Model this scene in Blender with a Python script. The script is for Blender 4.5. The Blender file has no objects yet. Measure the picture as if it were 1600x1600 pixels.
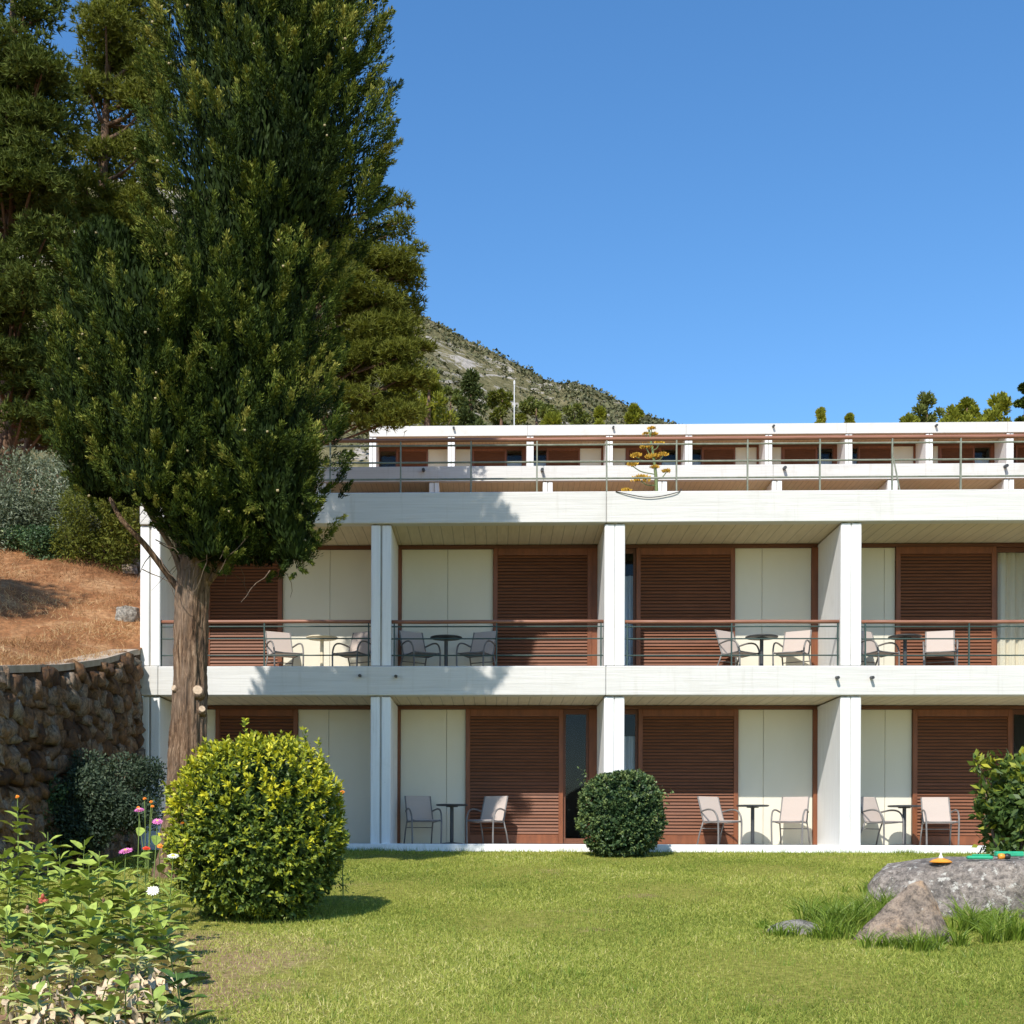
import bpy, bmesh, math, random
import numpy as np
from mathutils import Matrix, Vector
random.seed(7)
RNG = np.random.default_rng(7)
SC = bpy.context.scene
COL = SC.collection
rad = math.radians

# ------------------------------------------------------------------ camera
F_PX, PPX, PPY = 1980.0, 711.0, 1315.0          # focal length and principal point in photo pixels (1600 wide)
YAW, ROLL, CAM_Z = rad(1.85), rad(0.2), 0.04
ROT = Matrix.Rotation(YAW, 3, 'Z') @ Matrix.Rotation(rad(90), 3, 'X') @ Matrix.Rotation(ROLL, 3, 'Z')
cd = bpy.data.cameras.new('camera')
cd.sensor_width = 36.0
cd.lens = 36.0 * F_PX / 1600.0
cd.shift_x = (800 - PPX) / 1600.0
cd.shift_y = (PPY - 800) / 1600.0
cd.clip_start, cd.clip_end = 0.1, 5000
cam = bpy.data.objects.new('camera', cd)
COL.objects.link(cam)
cam.matrix_world = Matrix.Translation((0, 0, CAM_Z)) @ ROT.to_4x4()
SC.camera = cam

# ------------------------------------------------------------------ sky, sun, exposure
SUN = Vector((-0.335, -1.0, 1.03)).normalized()
EL = math.asin(SUN.z)
AZ = math.atan2(SUN.x, SUN.y)
w = bpy.data.worlds.new('World')
SC.world = w
w.use_nodes = True
nt = w.node_tree
bg = nt.nodes['Background']
sky = nt.nodes.new('ShaderNodeTexSky')
sky.sky_type = 'NISHITA'
sky.sun_disc = False
sky.sun_elevation = EL
sky.sun_rotation = AZ
sky.altitude = 0
sky.air_density = 1.0
sky.dust_density = 0.1
sky.ozone_density = 3.0
hs = nt.nodes.new('ShaderNodeHueSaturation')
hs.inputs['Saturation'].default_value = 1.22
hs.inputs['Value'].default_value = 1.06
nt.links.new(sky.outputs[0], hs.inputs['Color'])
nt.links.new(hs.outputs[0], bg.inputs['Color'])
bg.inputs['Strength'].default_value = 0.14
sl = bpy.data.lights.new('sun', 'SUN')
sl.energy = 4.3
sl.angle = rad(0.53)
sl.color = (1.0, 0.95, 0.87)
so = bpy.data.objects.new('sun', sl)
COL.objects.link(so)
so.rotation_euler = (-SUN).to_track_quat('-Z', 'Y').to_euler()
so.location = SUN * 60
vs = SC.view_settings
vs.view_transform, vs.look, vs.exposure, vs.gamma = 'Standard', 'None', 0.5, 1.0
vs.use_curve_mapping = False
SC.render.engine = 'CYCLES'
SC.cycles.use_denoising = True
SC.cycles.max_bounces = 6
SC.cycles.diffuse_bounces = 4
SC.cycles.transparent_max_bounces = 12

# ------------------------------------------------------------------ pixel -> place
def ray(px, py):
    return ROT @ Vector(((px - PPX) / F_PX, (PPY - py) / F_PX, -1.0))
def P(px, py, Y):
    d = ray(px, py); t = Y / d.y
    return Vector((d.x * t, Y, CAM_Z + d.z * t))
def PX(px, Y, py=1100): return P(px, py, Y).x
def PZ(py, Y, px=900): return P(px, py, Y).z
def lawn_z(x, y): return -1.6 + 0.0653 * y
def G(px, py):
    d = ray(px, py)
    t = (-1.6 - CAM_Z) / (d.z - 0.0653 * d.y)
    return Vector((d.x * t, d.y * t, CAM_Z + d.z * t))
def lerp(x, pts): return float(np.interp(x, [p[0] for p in pts], [p[1] for p in pts]))

# ------------------------------------------------------------------ materials
MATS = {}
def nodes(name):
    m = bpy.data.materials.new(name); m.use_nodes = True
    MATS[name] = m
    t = m.node_tree
    return m, t, t.nodes['Principled BSDF'], t.nodes['Material Output']
def N(t, kind, **kw):
    n = t.nodes.new(kind)
    for k, v in kw.items():
        if k.startswith('i_'):
            n.inputs[k[2:].replace('_', ' ')].default_value = v
        else: setattr(n, k, v)
    return n
def ramp(t, fac, stops):
    r = N(t, 'ShaderNodeValToRGB')
    e = r.color_ramp.elements
    while len(e) < len(stops): e.new(0.5)
    for i, (p, c) in enumerate(stops):
        e[i].position = p; e[i].color = (*c, 1)
    t.links.new(fac, r.inputs[0])
    return r.outputs[0]
def coords(t, scale=(1, 1, 1), mode='Object'):
    tc = N(t, 'ShaderNodeTexCoord'); mp = N(t, 'ShaderNodeMapping')
    mp.inputs['Scale'].default_value = scale
    t.links.new(tc.outputs[mode], mp.inputs[0])
    return mp.outputs[0]
def worldpos(t, scale=(1, 1, 1)):
    g = N(t, 'ShaderNodeNewGeometry'); mp = N(t, 'ShaderNodeMapping')
    mp.inputs['Scale'].default_value = scale
    t.links.new(g.outputs['Position'], mp.inputs[0])
    return mp.outputs[0]
def noise(t, vec, scale, detail=5, rough=0.6, dist=0.0):
    n = N(t, 'ShaderNodeTexNoise')
    n.inputs['Scale'].default_value = scale; n.inputs['Detail'].default_value = detail
    n.inputs['Roughness'].default_value = rough; n.inputs['Distortion'].default_value = dist
    t.links.new(vec, n.inputs['Vector'])
    return n.outputs['Fac']
def mixc(t, fac, a, b, mode='MIX'):
    m = N(t, 'ShaderNodeMix', data_type='RGBA', blend_type=mode)
    for sock, v in ((m.inputs[0], fac), (m.inputs[6], a), (m.inputs[7], b)):
        if hasattr(v, 'is_linked'): t.links.new(v, sock)
        elif isinstance(v, tuple): sock.default_value = (*v, 1)
        else: sock.default_value = v
    return m.outputs[2]
def bump(t, bsdf, h, strength=0.3, dist=0.02):
    b = N(t, 'ShaderNodeBump'); b.inputs['Strength'].default_value = strength; b.inputs['Distance'].default_value = dist
    t.links.new(h, b.inputs['Height']); t.links.new(b.outputs[0], bsdf.inputs['Normal'])
def mat_streak(name, c0, c1, scale, nscale=3.0, rough=0.7, bs=0.25, bd=0.01, pos=(0.3, 0.7), blotch=None, spec=0.4, detail=6):
    m, t, b, o = nodes(name)
    v = worldpos(t, scale)
    n = noise(t, v, nscale, detail)
    c = ramp(t, n, [(pos[0], c0), (pos[1], c1)])
    if blotch:
        n2 = noise(t, worldpos(t), blotch[0], 5)
        f = ramp(t, n2, [(blotch[2], (0, 0, 0)), (blotch[3], (1, 1, 1))])
        c = mixc(t, f, c, blotch[1])
    if name.startswith('concrete'):
        n3 = noise(t, worldpos(t, (5.0, 5.0, 0.35)), 1.6, 6, 0.7)
        c = mixc(t, ramp(t, n3, [(0.56, (0, 0, 0)), (0.78, (0.55, 0.55, 0.55))]), c, (0.40, 0.37, 0.31))
        n4 = noise(t, worldpos(t, (1, 1, 2)), 26.0, 4, 0.6)
        c = mixc(t, ramp(t, n4, [(0.66, (0, 0, 0)), (0.74, (0.5, 0.5, 0.5))]), c, (0.36, 0.34, 0.30))
    t.links.new(c, b.inputs['Base Color'])
    b.inputs['Roughness'].default_value = rough
    b.inputs['Specular IOR Level'].default_value = spec
    if bs: bump(t, b, n, bs, bd)
    return m

mat_streak('concrete_beam', (0.50, 0.485, 0.452), (0.585, 0.57, 0.54), (0.5, 3, 16), 2.2, 0.75, 0.5, 0.012, (0.25, 0.6), (0.9, (0.47, 0.45, 0.40), 0.58, 0.8))
mat_streak('concrete_wall', (0.69, 0.68, 0.665), (0.77, 0.765, 0.745), (9, 9, 0.5), 2.2, 0.75, 0.35, 0.008, (0.25, 0.6), (1.3, (0.63, 0.615, 0.58), 0.6, 0.85))
mat_streak('joint', (0.25, 0.24, 0.22), (0.42, 0.40, 0.36), (6, 6, 1), 3, 0.9, 0.2)
mat_streak('slab_floor', (0.42, 0.39, 0.34), (0.55, 0.51, 0.45), (1, 1, 1), 6, 0.85, 0.2)
mat_streak('panel_cream', (0.60, 0.565, 0.455), (0.65, 0.615, 0.505), (0.6, 0.6, 0.25), 1.5, 0.6, 0.05)
mat_streak('metal_green', (0.025, 0.05, 0.045), (0.045, 0.075, 0.065), (1, 1, 1), 12, 0.45, 0.1)
mat_streak('metal_pale_green', (0.13, 0.145, 0.105), (0.24, 0.245, 0.19), (1, 1, 1), 8, 0.55, 0.2)
mat_streak('metal_dark', (0.03, 0.032, 0.035), (0.05, 0.052, 0.055), (1, 1, 1), 10, 0.45, 0.0)
mat_streak('chair_metal', (0.13, 0.12, 0.115), (0.19, 0.18, 0.17), (1, 1, 1), 10, 0.4, 0.0)
mat_streak('chair_sling', (0.40, 0.335, 0.295), (0.48, 0.405, 0.36), (60, 60, 60), 3, 0.85, 0.2, 0.003)
mat_streak('table_cream', (0.6, 0.52, 0.36), (0.68, 0.60, 0.44), (1, 1, 1), 8, 0.5, 0.0)
mat_streak('curtain', (0.66, 0.56, 0.42), (0.74, 0.64, 0.50), (8, 8, 0.4), 2, 0.9, 0.0)
mat_streak('curtain_sky_reflect', (0.42, 0.47, 0.55), (0.5, 0.55, 0.62), (10, 10, 0.4), 2, 0.9, 0.0)  # bluish colour painted in for the sky mirrored by the panes
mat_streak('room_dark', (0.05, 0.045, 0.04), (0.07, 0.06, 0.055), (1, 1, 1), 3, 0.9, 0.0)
mat_streak('pole_grey', (0.5, 0.5, 0.5), (0.6, 0.6, 0.6), (1, 1, 1), 3, 0.5, 0.0)
mat_streak('cable', (0.02, 0.02, 0.018), (0.04, 0.04, 0.03), (1, 1, 1), 3, 0.6, 0.0)
def mat_wood(name, c0, c1, sc=(1.2, 10, 22), rough=0.5, spec=0.4):
    mat_streak(name, c0, c1, sc, 2.0, rough, 0.15, 0.003, (0.25, 0.75), None, spec)
mat_wood('wood_slat', (0.10, 0.036, 0.016), (0.21, 0.076, 0.033), rough=0.55, spec=0.35)
mat_wood('wood_frame', (0.12, 0.039, 0.015), (0.22, 0.070, 0.025), (5, 10, 1.2))
mat_wood('wood_header', (0.085, 0.030, 0.014), (0.15, 0.055, 0.024))  # frame wood again, colour darkened for the shade below the soffit
mat_wood('wood_rail', (0.17, 0.068, 0.04), (0.33, 0.15, 0.095))
mat_wood('wood_back', (0.035, 0.013, 0.007), (0.055, 0.019, 0.010))

def m_soffit():
    m, t, b, o = nodes('soffit')
    v = worldpos(t)
    n = noise(t, worldpos(t, (9, 0.8, 1)), 2.0)
    c = ramp(t, n, [(0.3, (0.54, 0.46, 0.31)), (0.7, (0.65, 0.56, 0.39))])
    wv = N(t, 'ShaderNodeTexWave', wave_type='BANDS', bands_direction='X')
    wv.inputs['Scale'].default_value = 1.55; wv.inputs['Distortion'].default_value = 0.15
    t.links.new(v, wv.inputs['Vector'])
    f = ramp(t, wv.outputs['Fac'], [(0.0, (0.62, 0.62, 0.62)), (0.025, (1, 1, 1))])
    c = mixc(t, 1.0, c, f, 'MULTIPLY')
    t.links.new(c, b.inputs['Base Color']); b.inputs['Roughness'].default_value = 0.85
    bump(t, b, f, 0.4, 0.01)
m_soffit()

def m_glass():
    m, t, b, o = nodes('glass')
    g = N(t, 'ShaderNodeBsdfGlossy'); g.inputs['Roughness'].default_value = 0.02
    g.inputs['Color'].default_value = (0.9, 0.95, 1, 1)
    tr = N(t, 'ShaderNodeBsdfTransparent'); tr.inputs['Color'].default_value = (0.90, 0.92, 0.92, 1)
    fr = N(t, 'ShaderNodeFresnel'); fr.inputs['IOR'].default_value = 1.22
    mx = N(t, 'ShaderNodeMixShader')
    t.links.new(fr.outputs[0], mx.inputs[0]); t.links.new(tr.outputs[0], mx.inputs[1]); t.links.new(g.outputs[0], mx.inputs[2])
    t.links.new(mx.outputs[0], o.inputs[0])
m_glass()

def mat_leaf(name, stops, rough=0.55, trans=0.25, spec=0.35, tcol=1.3):
    m, t, b, o = nodes(name)
    a = N(t, 'ShaderNodeAttribute', attribute_name='tint')
    c = ramp(t, a.outputs['Fac'], stops)
    t.links.new(c, b.inputs['Base Color'])
    b.inputs['Roughness'].default_value = rough
    b.inputs['Specular IOR Level'].default_value = spec
    tr = N(t, 'ShaderNodeBsdfTranslucent')
    tc = mixc(t, 1.0, c, (tcol, tcol * 1.05, tcol * 0.6), 'MULTIPLY')
    t.links.new(tc, tr.inputs['Color'])
    mx = N(t, 'ShaderNodeMixShader'); mx.inputs[0].default_value = trans
    t.links.new(b.outputs[0], mx.inputs[1]); t.links.new(tr.outputs[0], mx.inputs[2])
    t.links.new(mx.outputs[0], o.inputs[0])
    return m
mat_leaf('cypress_leaf', [(0, (0.010, 0.020, 0.004)), (0.4, (0.032, 0.054, 0.008)), (0.72, (0.115, 0.145, 0.020)), (1, (0.32, 0.30, 0.065))], 0.7, 0.03, 0.12)  # bright end raised to paint sunlit tufts
mat_leaf('pine_leaf', [(0, (0.055, 0.066, 0.010)), (0.6, (0.13, 0.142, 0.020)), (1, (0.225, 0.22, 0.04))], 0.7, 0.28, 0.15)
mat_leaf('pine_leaf_yellow', [(0, (0.10, 0.12, 0.016)), (0.6, (0.25, 0.26, 0.03)), (1, (0.38, 0.35, 0.06))], 0.7, 0.32, 0.15)
mat_leaf('fir_leaf', [(0, (0.035, 0.050, 0.015)), (0.6, (0.085, 0.108, 0.032)), (1, (0.15, 0.17, 0.055))], 0.75, 0.2, 0.12)
mat_leaf('far_green', [(0, (0.075, 0.095, 0.022)), (0.6, (0.16, 0.18, 0.045)), (1, (0.26, 0.27, 0.075))], 0.75, 0.25, 0.1)
mat_leaf('dark_pine_leaf', [(0, (0.032, 0.046, 0.010)), (0.6, (0.080, 0.102, 0.020)), (1, (0.15, 0.165, 0.035))], 0.75, 0.2, 0.1)
mat_leaf('olive_leaf', [(0, (0.055, 0.075, 0.035)), (0.55, (0.14, 0.165, 0.095)), (1, (0.27, 0.29, 0.20))], 0.5, 0.15)
mat_leaf('hedge_leaf', [(0, (0.035, 0.065, 0.012)), (0.4, (0.095, 0.145, 0.026)), (0.55, (0.21, 0.25, 0.025)), (0.8, (0.40, 0.40, 0.022)), (1, (0.58, 0.52, 0.03))], 0.5, 0.15, 0.3)
mat_leaf('round_leaf', [(0, (0.022, 0.05, 0.018)), (0.6, (0.05, 0.095, 0.035)), (1, (0.19, 0.24, 0.075))], 0.5, 0.12, 0.3)
mat_leaf('grey_leaf', [(0, (0.02, 0.04, 0.022)), (0.6, (0.05, 0.075, 0.042)), (1, (0.13, 0.16, 0.085))], 0.6, 0.15, 0.25)
mat_leaf('laurel_leaf', [(0, (0.03, 0.06, 0.015)), (0.55, (0.08, 0.13, 0.028)), (0.75, (0.22, 0.25, 0.03)), (1, (0.46, 0.42, 0.04))], 0.5, 0.25, 0.3)
mat_leaf('scrub_leaf', [(0, (0.055, 0.062, 0.028)), (0.6, (0.115, 0.115, 0.052)), (1, (0.19, 0.18, 0.085))], 0.8, 0.1)
mat_leaf('grass_blade', [(0, (0.12, 0.165, 0.026)), (0.45, (0.305, 0.345, 0.064)), (0.75, (0.45, 0.455, 0.105)), (1, (0.66, 0.58, 0.26))], 0.7, 0.35, 0.2)
mat_leaf('tall_grass', [(0, (0.09, 0.15, 0.018)), (0.6, (0.19, 0.27, 0.03)), (0.9, (0.33, 0.36, 0.08)), (1, (0.45, 0.40, 0.18))], 0.5, 0.3)
mat_leaf('straw', [(0, (0.20, 0.085, 0.035)), (0.6, (0.40, 0.215, 0.09)), (1, (0.62, 0.46, 0.25))], 0.8, 0.15)
mat_leaf('zinnia_leaf', [(0, (0.05, 0.10, 0.015)), (0.5, (0.11, 0.19, 0.03)), (0.8, (0.20, 0.27, 0.06)), (1, (0.34, 0.36, 0.13))], 0.5, 0.3, 0.4)
def flat(name, c, rough=0.6, spec=0.4, var=0.12):
    mat_streak(name, tuple(x * (1 - var) for x in c), tuple(min(1, x * (1 + var)) for x in c), (1, 1, 1), 25, rough, 0, 0.01, (0.3, 0.7), None, spec)
flat('leaf_green', (0.21, 0.28, 0.05), 0.55, 0.25, 0.3)
flat('leaf_fresh', (0.30, 0.37, 0.065), 0.45, 0.4, 0.3)
flat('leaf_dark', (0.06, 0.115, 0.022), 0.45, 0.4, 0.3)
flat('leaf_pale', (0.44, 0.43, 0.17), 0.6, 0.3, 0.25)
flat('leaf_dry', (0.56, 0.44, 0.29), 0.8, 0.2, 0.4)
flat('leaf_brown', (0.22, 0.13, 0.075), 0.85, 0.2, 0.35)
flat('stem_green', (0.16, 0.22, 0.05))
flat('stem_dry', (0.30, 0.24, 0.13))
flat('petal_pink', (0.62, 0.18, 0.40)); flat('petal_white', (0.80, 0.77, 0.66)); flat('petal_red', (0.75, 0.06, 0.02))
flat('petal_orange', (0.85, 0.26, 0.02)); flat('petal_rust', (0.42, 0.09, 0.05)); flat('flower_yellow', (0.85, 0.50, 0.02)); flat('petal_dry', (0.45, 0.30, 0.15))
flat('agave_yellow', (0.60, 0.36, 0.05), 0.8, 0.2, 0.3); flat('agave_green', (0.14, 0.18, 0.07), 0.7)
flat('plastic_green', (0.03, 0.36, 0.19), 0.35, 0.5); flat('plastic_orange', (0.80, 0.30, 0.03), 0.4, 0.5); flat('plastic_black', (0.02, 0.02, 0.02), 0.45)
flat('plastic_white', (0.72, 0.70, 0.66), 0.4); flat('cut_wood', (0.46, 0.34, 0.23), 0.8, 0.2, 0.3); flat('terracotta', (0.55, 0.28, 0.14), 0.8); flat('roof_gravel', (0.25, 0.22, 0.16), 0.95)

def m_bark(name, cs, sc=(7, 7, 0.9), bs=1.0):
    m, t, b, o = nodes(name)
    n = noise(t, worldpos(t, sc), 3.2, 9, 0.72, 1.2)
    n2 = noise(t, worldpos(t, (1, 1, 0.5)), 1.7, 4)
    c = ramp(t, n, [(0.36, cs[0]), (0.5, cs[1]), (0.66, cs[2])])
    c = mixc(t, ramp(t, n2, [(0.4, (0, 0, 0)), (0.7, (0.6, 0.6, 0.6))]), c, cs[3])
    t.links.new(c, b.inputs['Base Color']); b.inputs['Roughness'].default_value = 0.9; b.inputs['Specular IOR Level'].default_value = 0.2
    bump(t, b, n, bs, 0.04)
m_bark('cypress_bark', [(0.03, 0.017, 0.010), (0.17, 0.10, 0.058), (0.36, 0.245, 0.155), (0.27, 0.215, 0.165)])
m_bark('pine_bark', [(0.05, 0.03, 0.02), (0.13, 0.08, 0.05), (0.24, 0.15, 0.10), (0.20, 0.12, 0.08)])
m_bark('twig', [(0.06, 0.042, 0.028), (0.13, 0.09, 0.06), (0.22, 0.16, 0.11), (0.16, 0.12, 0.09)], (4, 4, 4), 0.4)

def m_stone(name, cs, lich=None):
    m, t, b, o = nodes(name)
    n = noise(t, worldpos(t), 3.0, 8, 0.65, 0.4)
    n2 = noise(t, worldpos(t), 16.0, 8, 0.78)
    oi = N(t, 'ShaderNodeObjectInfo')
    ad = N(t, 'ShaderNodeMath', operation='MULTIPLY_ADD'); ad.inputs[1].default_value = 0.5; ad.inputs[2].default_value = -0.25
    t.links.new(oi.outputs['Random'], ad.inputs[0])
    s = N(t, 'ShaderNodeMath', operation='ADD'); t.links.new(n, s.inputs[0]); t.links.new(ad.outputs[0], s.inputs[1])
    c = ramp(t, s.outputs[0] if len(cs) > 3 else n, [(0.25 + 0.5 * i / (len(cs) - 1), k) for i, k in enumerate(cs)])
    c = mixc(t, ramp(t, n2, [(0.38, (0.8, 0.8, 0.8)), (0.58, (0, 0, 0))]), c, (0.05, 0.045, 0.04))
    if lich:
        n3 = noise(t, worldpos(t), lich[1], 6, 0.75)
        c = mixc(t, ramp(t, n3, [(lich[2], (0, 0, 0)), (lich[2] + 0.05, (1, 1, 1))]), c, lich[0])
    t.links.new(c, b.inputs['Base Color']); b.inputs['Roughness'].default_value = 0.92; b.inputs['Specular IOR Level'].default_value = 0.25
    bump(t, b, n2, 1.0, 0.06)
m_stone('wall_stone', [(0.10, 0.048, 0.024), (0.25, 0.13, 0.058), (0.35, 0.21, 0.115), (0.38, 0.32, 0.255)])
m_stone('boulder_stone', [(0.16, 0.145, 0.13), (0.42, 0.355, 0.30), (0.60, 0.50, 0.41)], ((0.68, 0.64, 0.56), 11.0, 0.56))
m_stone('rock_pink', [(0.26, 0.22, 0.185), (0.52, 0.39, 0.29), (0.68, 0.40, 0.20)], ((0.62, 0.58, 0.5), 13.0, 0.66))
m_stone('rock_pale', [(0.30, 0.27, 0.22), (0.46, 0.42, 0.36), (0.55, 0.51, 0.44)])
mat_streak('coping_concrete', (0.30, 0.24, 0.18), (0.46, 0.38, 0.30), (1, 1, 1), 5, 0.9, 0.4)
flat('mortar', (0.07, 0.045, 0.03), 0.95, 0.1, 0.3)

def m_lawn():
    m, t, b, o = nodes('lawn_ground')
    n = noise(t, worldpos(t), 14.0, 8, 0.7)
    n1 = noise(t, worldpos(t), 0.75, 5, 0.6)
    g = ramp(t, n, [(0.3, (0.10, 0.105, 0.02)), (0.5, (0.22, 0.215, 0.04)), (0.72, (0.36, 0.32, 0.09))])
    s = ramp(t, n, [(0.3, (0.17, 0.10, 0.05)), (0.7, (0.40, 0.28, 0.16))])
    geo = N(t, 'ShaderNodeNewGeometry'); sp = N(t, 'ShaderNodeSeparateXYZ'); t.links.new(geo.outputs['Position'], sp.inputs[0])
    # bare soil in the flower bed on the left and thin turf next to it
    mr = N(t, 'ShaderNodeMapRange'); mr.inputs[1].default_value = -0.6; mr.inputs[2].default_value = -2.6; mr.inputs[3].default_value = 0; mr.inputs[4].default_value = 0.27
    t.links.new(sp.outputs[0], mr.inputs[0])
    my = N(t, 'ShaderNodeMapRange'); my.inputs[1].default_value = 14.5; my.inputs[2].default_value = 10.5; my.inputs[3].default_value = 0; my.inputs[4].default_value = 1
    t.links.new(sp.outputs[1], my.inputs[0])
    mu = N(t, 'ShaderNodeMath', operation='MULTIPLY'); t.links.new(mr.outputs[0], mu.inputs[0]); t.links.new(my.outputs[0], mu.inputs[1])
    ad = N(t, 'ShaderNodeMath', operation='ADD'); t.links.new(n1, ad.inputs[0]); t.links.new(mu.outputs[0], ad.inputs[1])
    f = ramp(t, ad.outputs[0], [(0.60, (0, 0, 0)), (0.78, (1, 1, 1))])
    t.links.new(mixc(t, f, g, s), b.inputs['Base Color']); b.inputs['Roughness'].default_value = 0.95; b.inputs['Specular IOR Level'].default_value = 0.1
    bump(t, b, n, 0.8, 0.03)
m_lawn()
def m_hill():
    m, t, b, o = nodes('dry_slope')
    n = noise(t, worldpos(t), 1.1, 8, 0.65, 0.5)
    n2 = noise(t, worldpos(t, (1, 1, 1)), 9.0, 8, 0.75)
    c = ramp(t, n, [(0.35, (0.17, 0.07, 0.03)), (0.5, (0.37, 0.165, 0.07)), (0.65, (0.52, 0.30, 0.15))])
    c = mixc(t, ramp(t, n2, [(0.4, (0.7, 0.7, 0.7)), (0.6, (0, 0, 0))]), c, (0.16, 0.085, 0.04))
    t.links.new(c, b.inputs['Base Color']); b.inputs['Roughness'].default_value = 0.95; b.inputs['Specular IOR Level'].default_value = 0.1
    bump(t, b, n2, 1.0, 0.06)
m_hill()
def m_mtn():
    m, t, b, o = nodes('mountain_ground')
    v = worldpos(t, (0.6, 0.35, 1.3))
    n = noise(t, v, 0.05, 9, 0.72, 0.8)
    n2 = noise(t, worldpos(t), 0.25, 8, 0.7)
    c = ramp(t, n2, [(0.3, (0.085, 0.082, 0.038)), (0.55, (0.165, 0.145, 0.075)), (0.75, (0.29, 0.245, 0.15))])
    r = ramp(t, n2, [(0.3, (0.24, 0.21, 0.175)), (0.6, (0.44, 0.40, 0.35)), (0.8, (0.55, 0.51, 0.46))])
    f = ramp(t, n, [(0.52, (0, 0, 0)), (0.58, (1, 1, 1))])
    t.links.new(mixc(t, f, c, r), b.inputs['Base Color']); b.inputs['Roughness'].default_value = 1.0; b.inputs['Specular IOR Level'].default_value = 0.0
    bump(t, b, n2, 1.0, 1.5)
m_mtn()

# ------------------------------------------------------------------ object helpers
def thing(name, label, cat, loc=(0, 0, 0), group=None, rz=0.0):
    o = bpy.data.objects.new(name, None); COL.objects.link(o)
    o.location = loc; o.rotation_euler = (0, 0, rz); o.empty_display_size = 0.2
    o['label'] = label; o['category'] = cat
    if group: o['group'] = group
    return o
def wloc(o):
    v = Vector((0, 0, 0))
    while o is not None: v += o.location; o = o.parent
    return v
def obj(name, mesh, mat, parent=None, loc=None, world=True, kind=None):
    """link a mesh; with world=True its vertices are world coordinates and are moved into the parent's frame"""
    if mat and not mesh.materials: mesh.materials.append(MATS[mat])
    o = bpy.data.objects.new(name, mesh); COL.objects.link(o)
    if parent is not None:
        o.parent = parent
        if world:
            o.location = -wloc(parent)
        elif loc is not None: o.location = loc
    elif loc is not None: o.location = loc
    if kind: o['kind'] = kind
    return o
def tag(o, label, cat, group=None):
    o['label'] = label; o['category'] = cat
    if group: o['group'] = group
    return o
def copy_tree(o, parent=None):
    c = o.copy(); COL.objects.link(c); c.parent = parent
    for ch in o.children: copy_tree(ch, c)
    return c

class MB:
    def __init__(s): s.v = []; s.f = []
    def add(s, vs, fs):
        b = len(s.v); s.v += [tuple(v) for v in vs]; s.f += [tuple(i + b for i in f) for f in fs]; return s
    def box(s, x0, x1, y0, y1, z0, z1, c=0.0):
        if c <= 0:
            vs = [(x, y, z) for x in (x0, x1) for y in (y0, y1) for z in (z0, z1)]
            return s.add(vs, [(0, 1, 3, 2), (4, 6, 7, 5), (0, 4, 5, 1), (2, 3, 7, 6), (0, 2, 6, 4), (1, 5, 7, 3)])
        bm = bmesh.new(); bmesh.ops.create_cube(bm, size=1)
        for v in bm.verts:
            v.co = Vector(((x0 + x1) / 2 + v.co.x * (x1 - x0), (y0 + y1) / 2 + v.co.y * (y1 - y0), (z0 + z1) / 2 + v.co.z * (z1 - z0)))
        bmesh.ops.bevel(bm, geom=list(bm.edges), offset=c, segments=1, affect='EDGES')
        bm.verts.index_update()
        s.add([v.co for v in bm.verts], [[v.index for v in f.verts] for f in bm.faces]); bm.free(); return s
    def tube(s, pts, r, n=8, cap=True):
        pts = [Vector(p) for p in pts]
        rs = r if isinstance(r, (list, tuple)) else [r] * len(pts)
        up = Vector((0, 0, 1)); b = len(s.v); prev = None
        for i, p in enumerate(pts):
            d = (pts[min(i + 1, len(pts) - 1)] - pts[max(i - 1, 0)]).normalized()
            if prev is None:
                a = d.cross(up) if abs(d.z) < 0.95 else d.cross(Vector((1, 0, 0)))
            else: a = prev - d * prev.dot(d)
            a.normalize(); prev = a; c = d.cross(a)
            for k in range(n):
                t = 2 * math.pi * k / n
                s.v.append(tuple(p + (a * math.cos(t) + c * math.sin(t)) * rs[i]))
        for i in range(len(pts) - 1):
            for k in range(n):
                k2 = (k + 1) % n
                s.f.append((b + i * n + k, b + i * n + k2, b + (i + 1) * n + k2, b + (i + 1) * n + k))
        if cap:
            s.f.append(tuple(b + k for k in range(n))[::-1]); s.f.append(tuple(b + (len(pts) - 1) * n + k for k in range(n)))
        return s
    def lathe(s, prof, c=(0, 0, 0), n=24):
        b = len(s.v); m = len(prof)
        for r, z in prof:
            for k in range(n):
                t = 2 * math.pi * k / n
                s.v.append((c[0] + r * math.cos(t), c[1] + r * math.sin(t), c[2] + z))
        for i in range(m - 1):
            for k in range(n):
                k2 = (k + 1) % n
                s.f.append((b + i * n + k, b + i * n + k2, b + (i + 1) * n + k2, b + (i + 1) * n + k))
        s.f.append(tuple(b + k for k in range(n))[::-1]); s.f.append(tuple(b + (m - 1) * n + k for k in range(n)))
        return s
    def mesh(s, name, smooth=False):
        me = bpy.data.meshes.new(name); me.from_pydata(s.v, [], s.f); me.update()
        if smooth: me.shade_smooth()
        return me
def boxpart(name, parent, mat, x0, x1, y0, y1, z0, z1, c=0.006, kind=None):
    return obj(name, MB().box(x0, x1, y0, y1, z0, z1, c).mesh(name), mat, parent, kind=kind)
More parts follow.
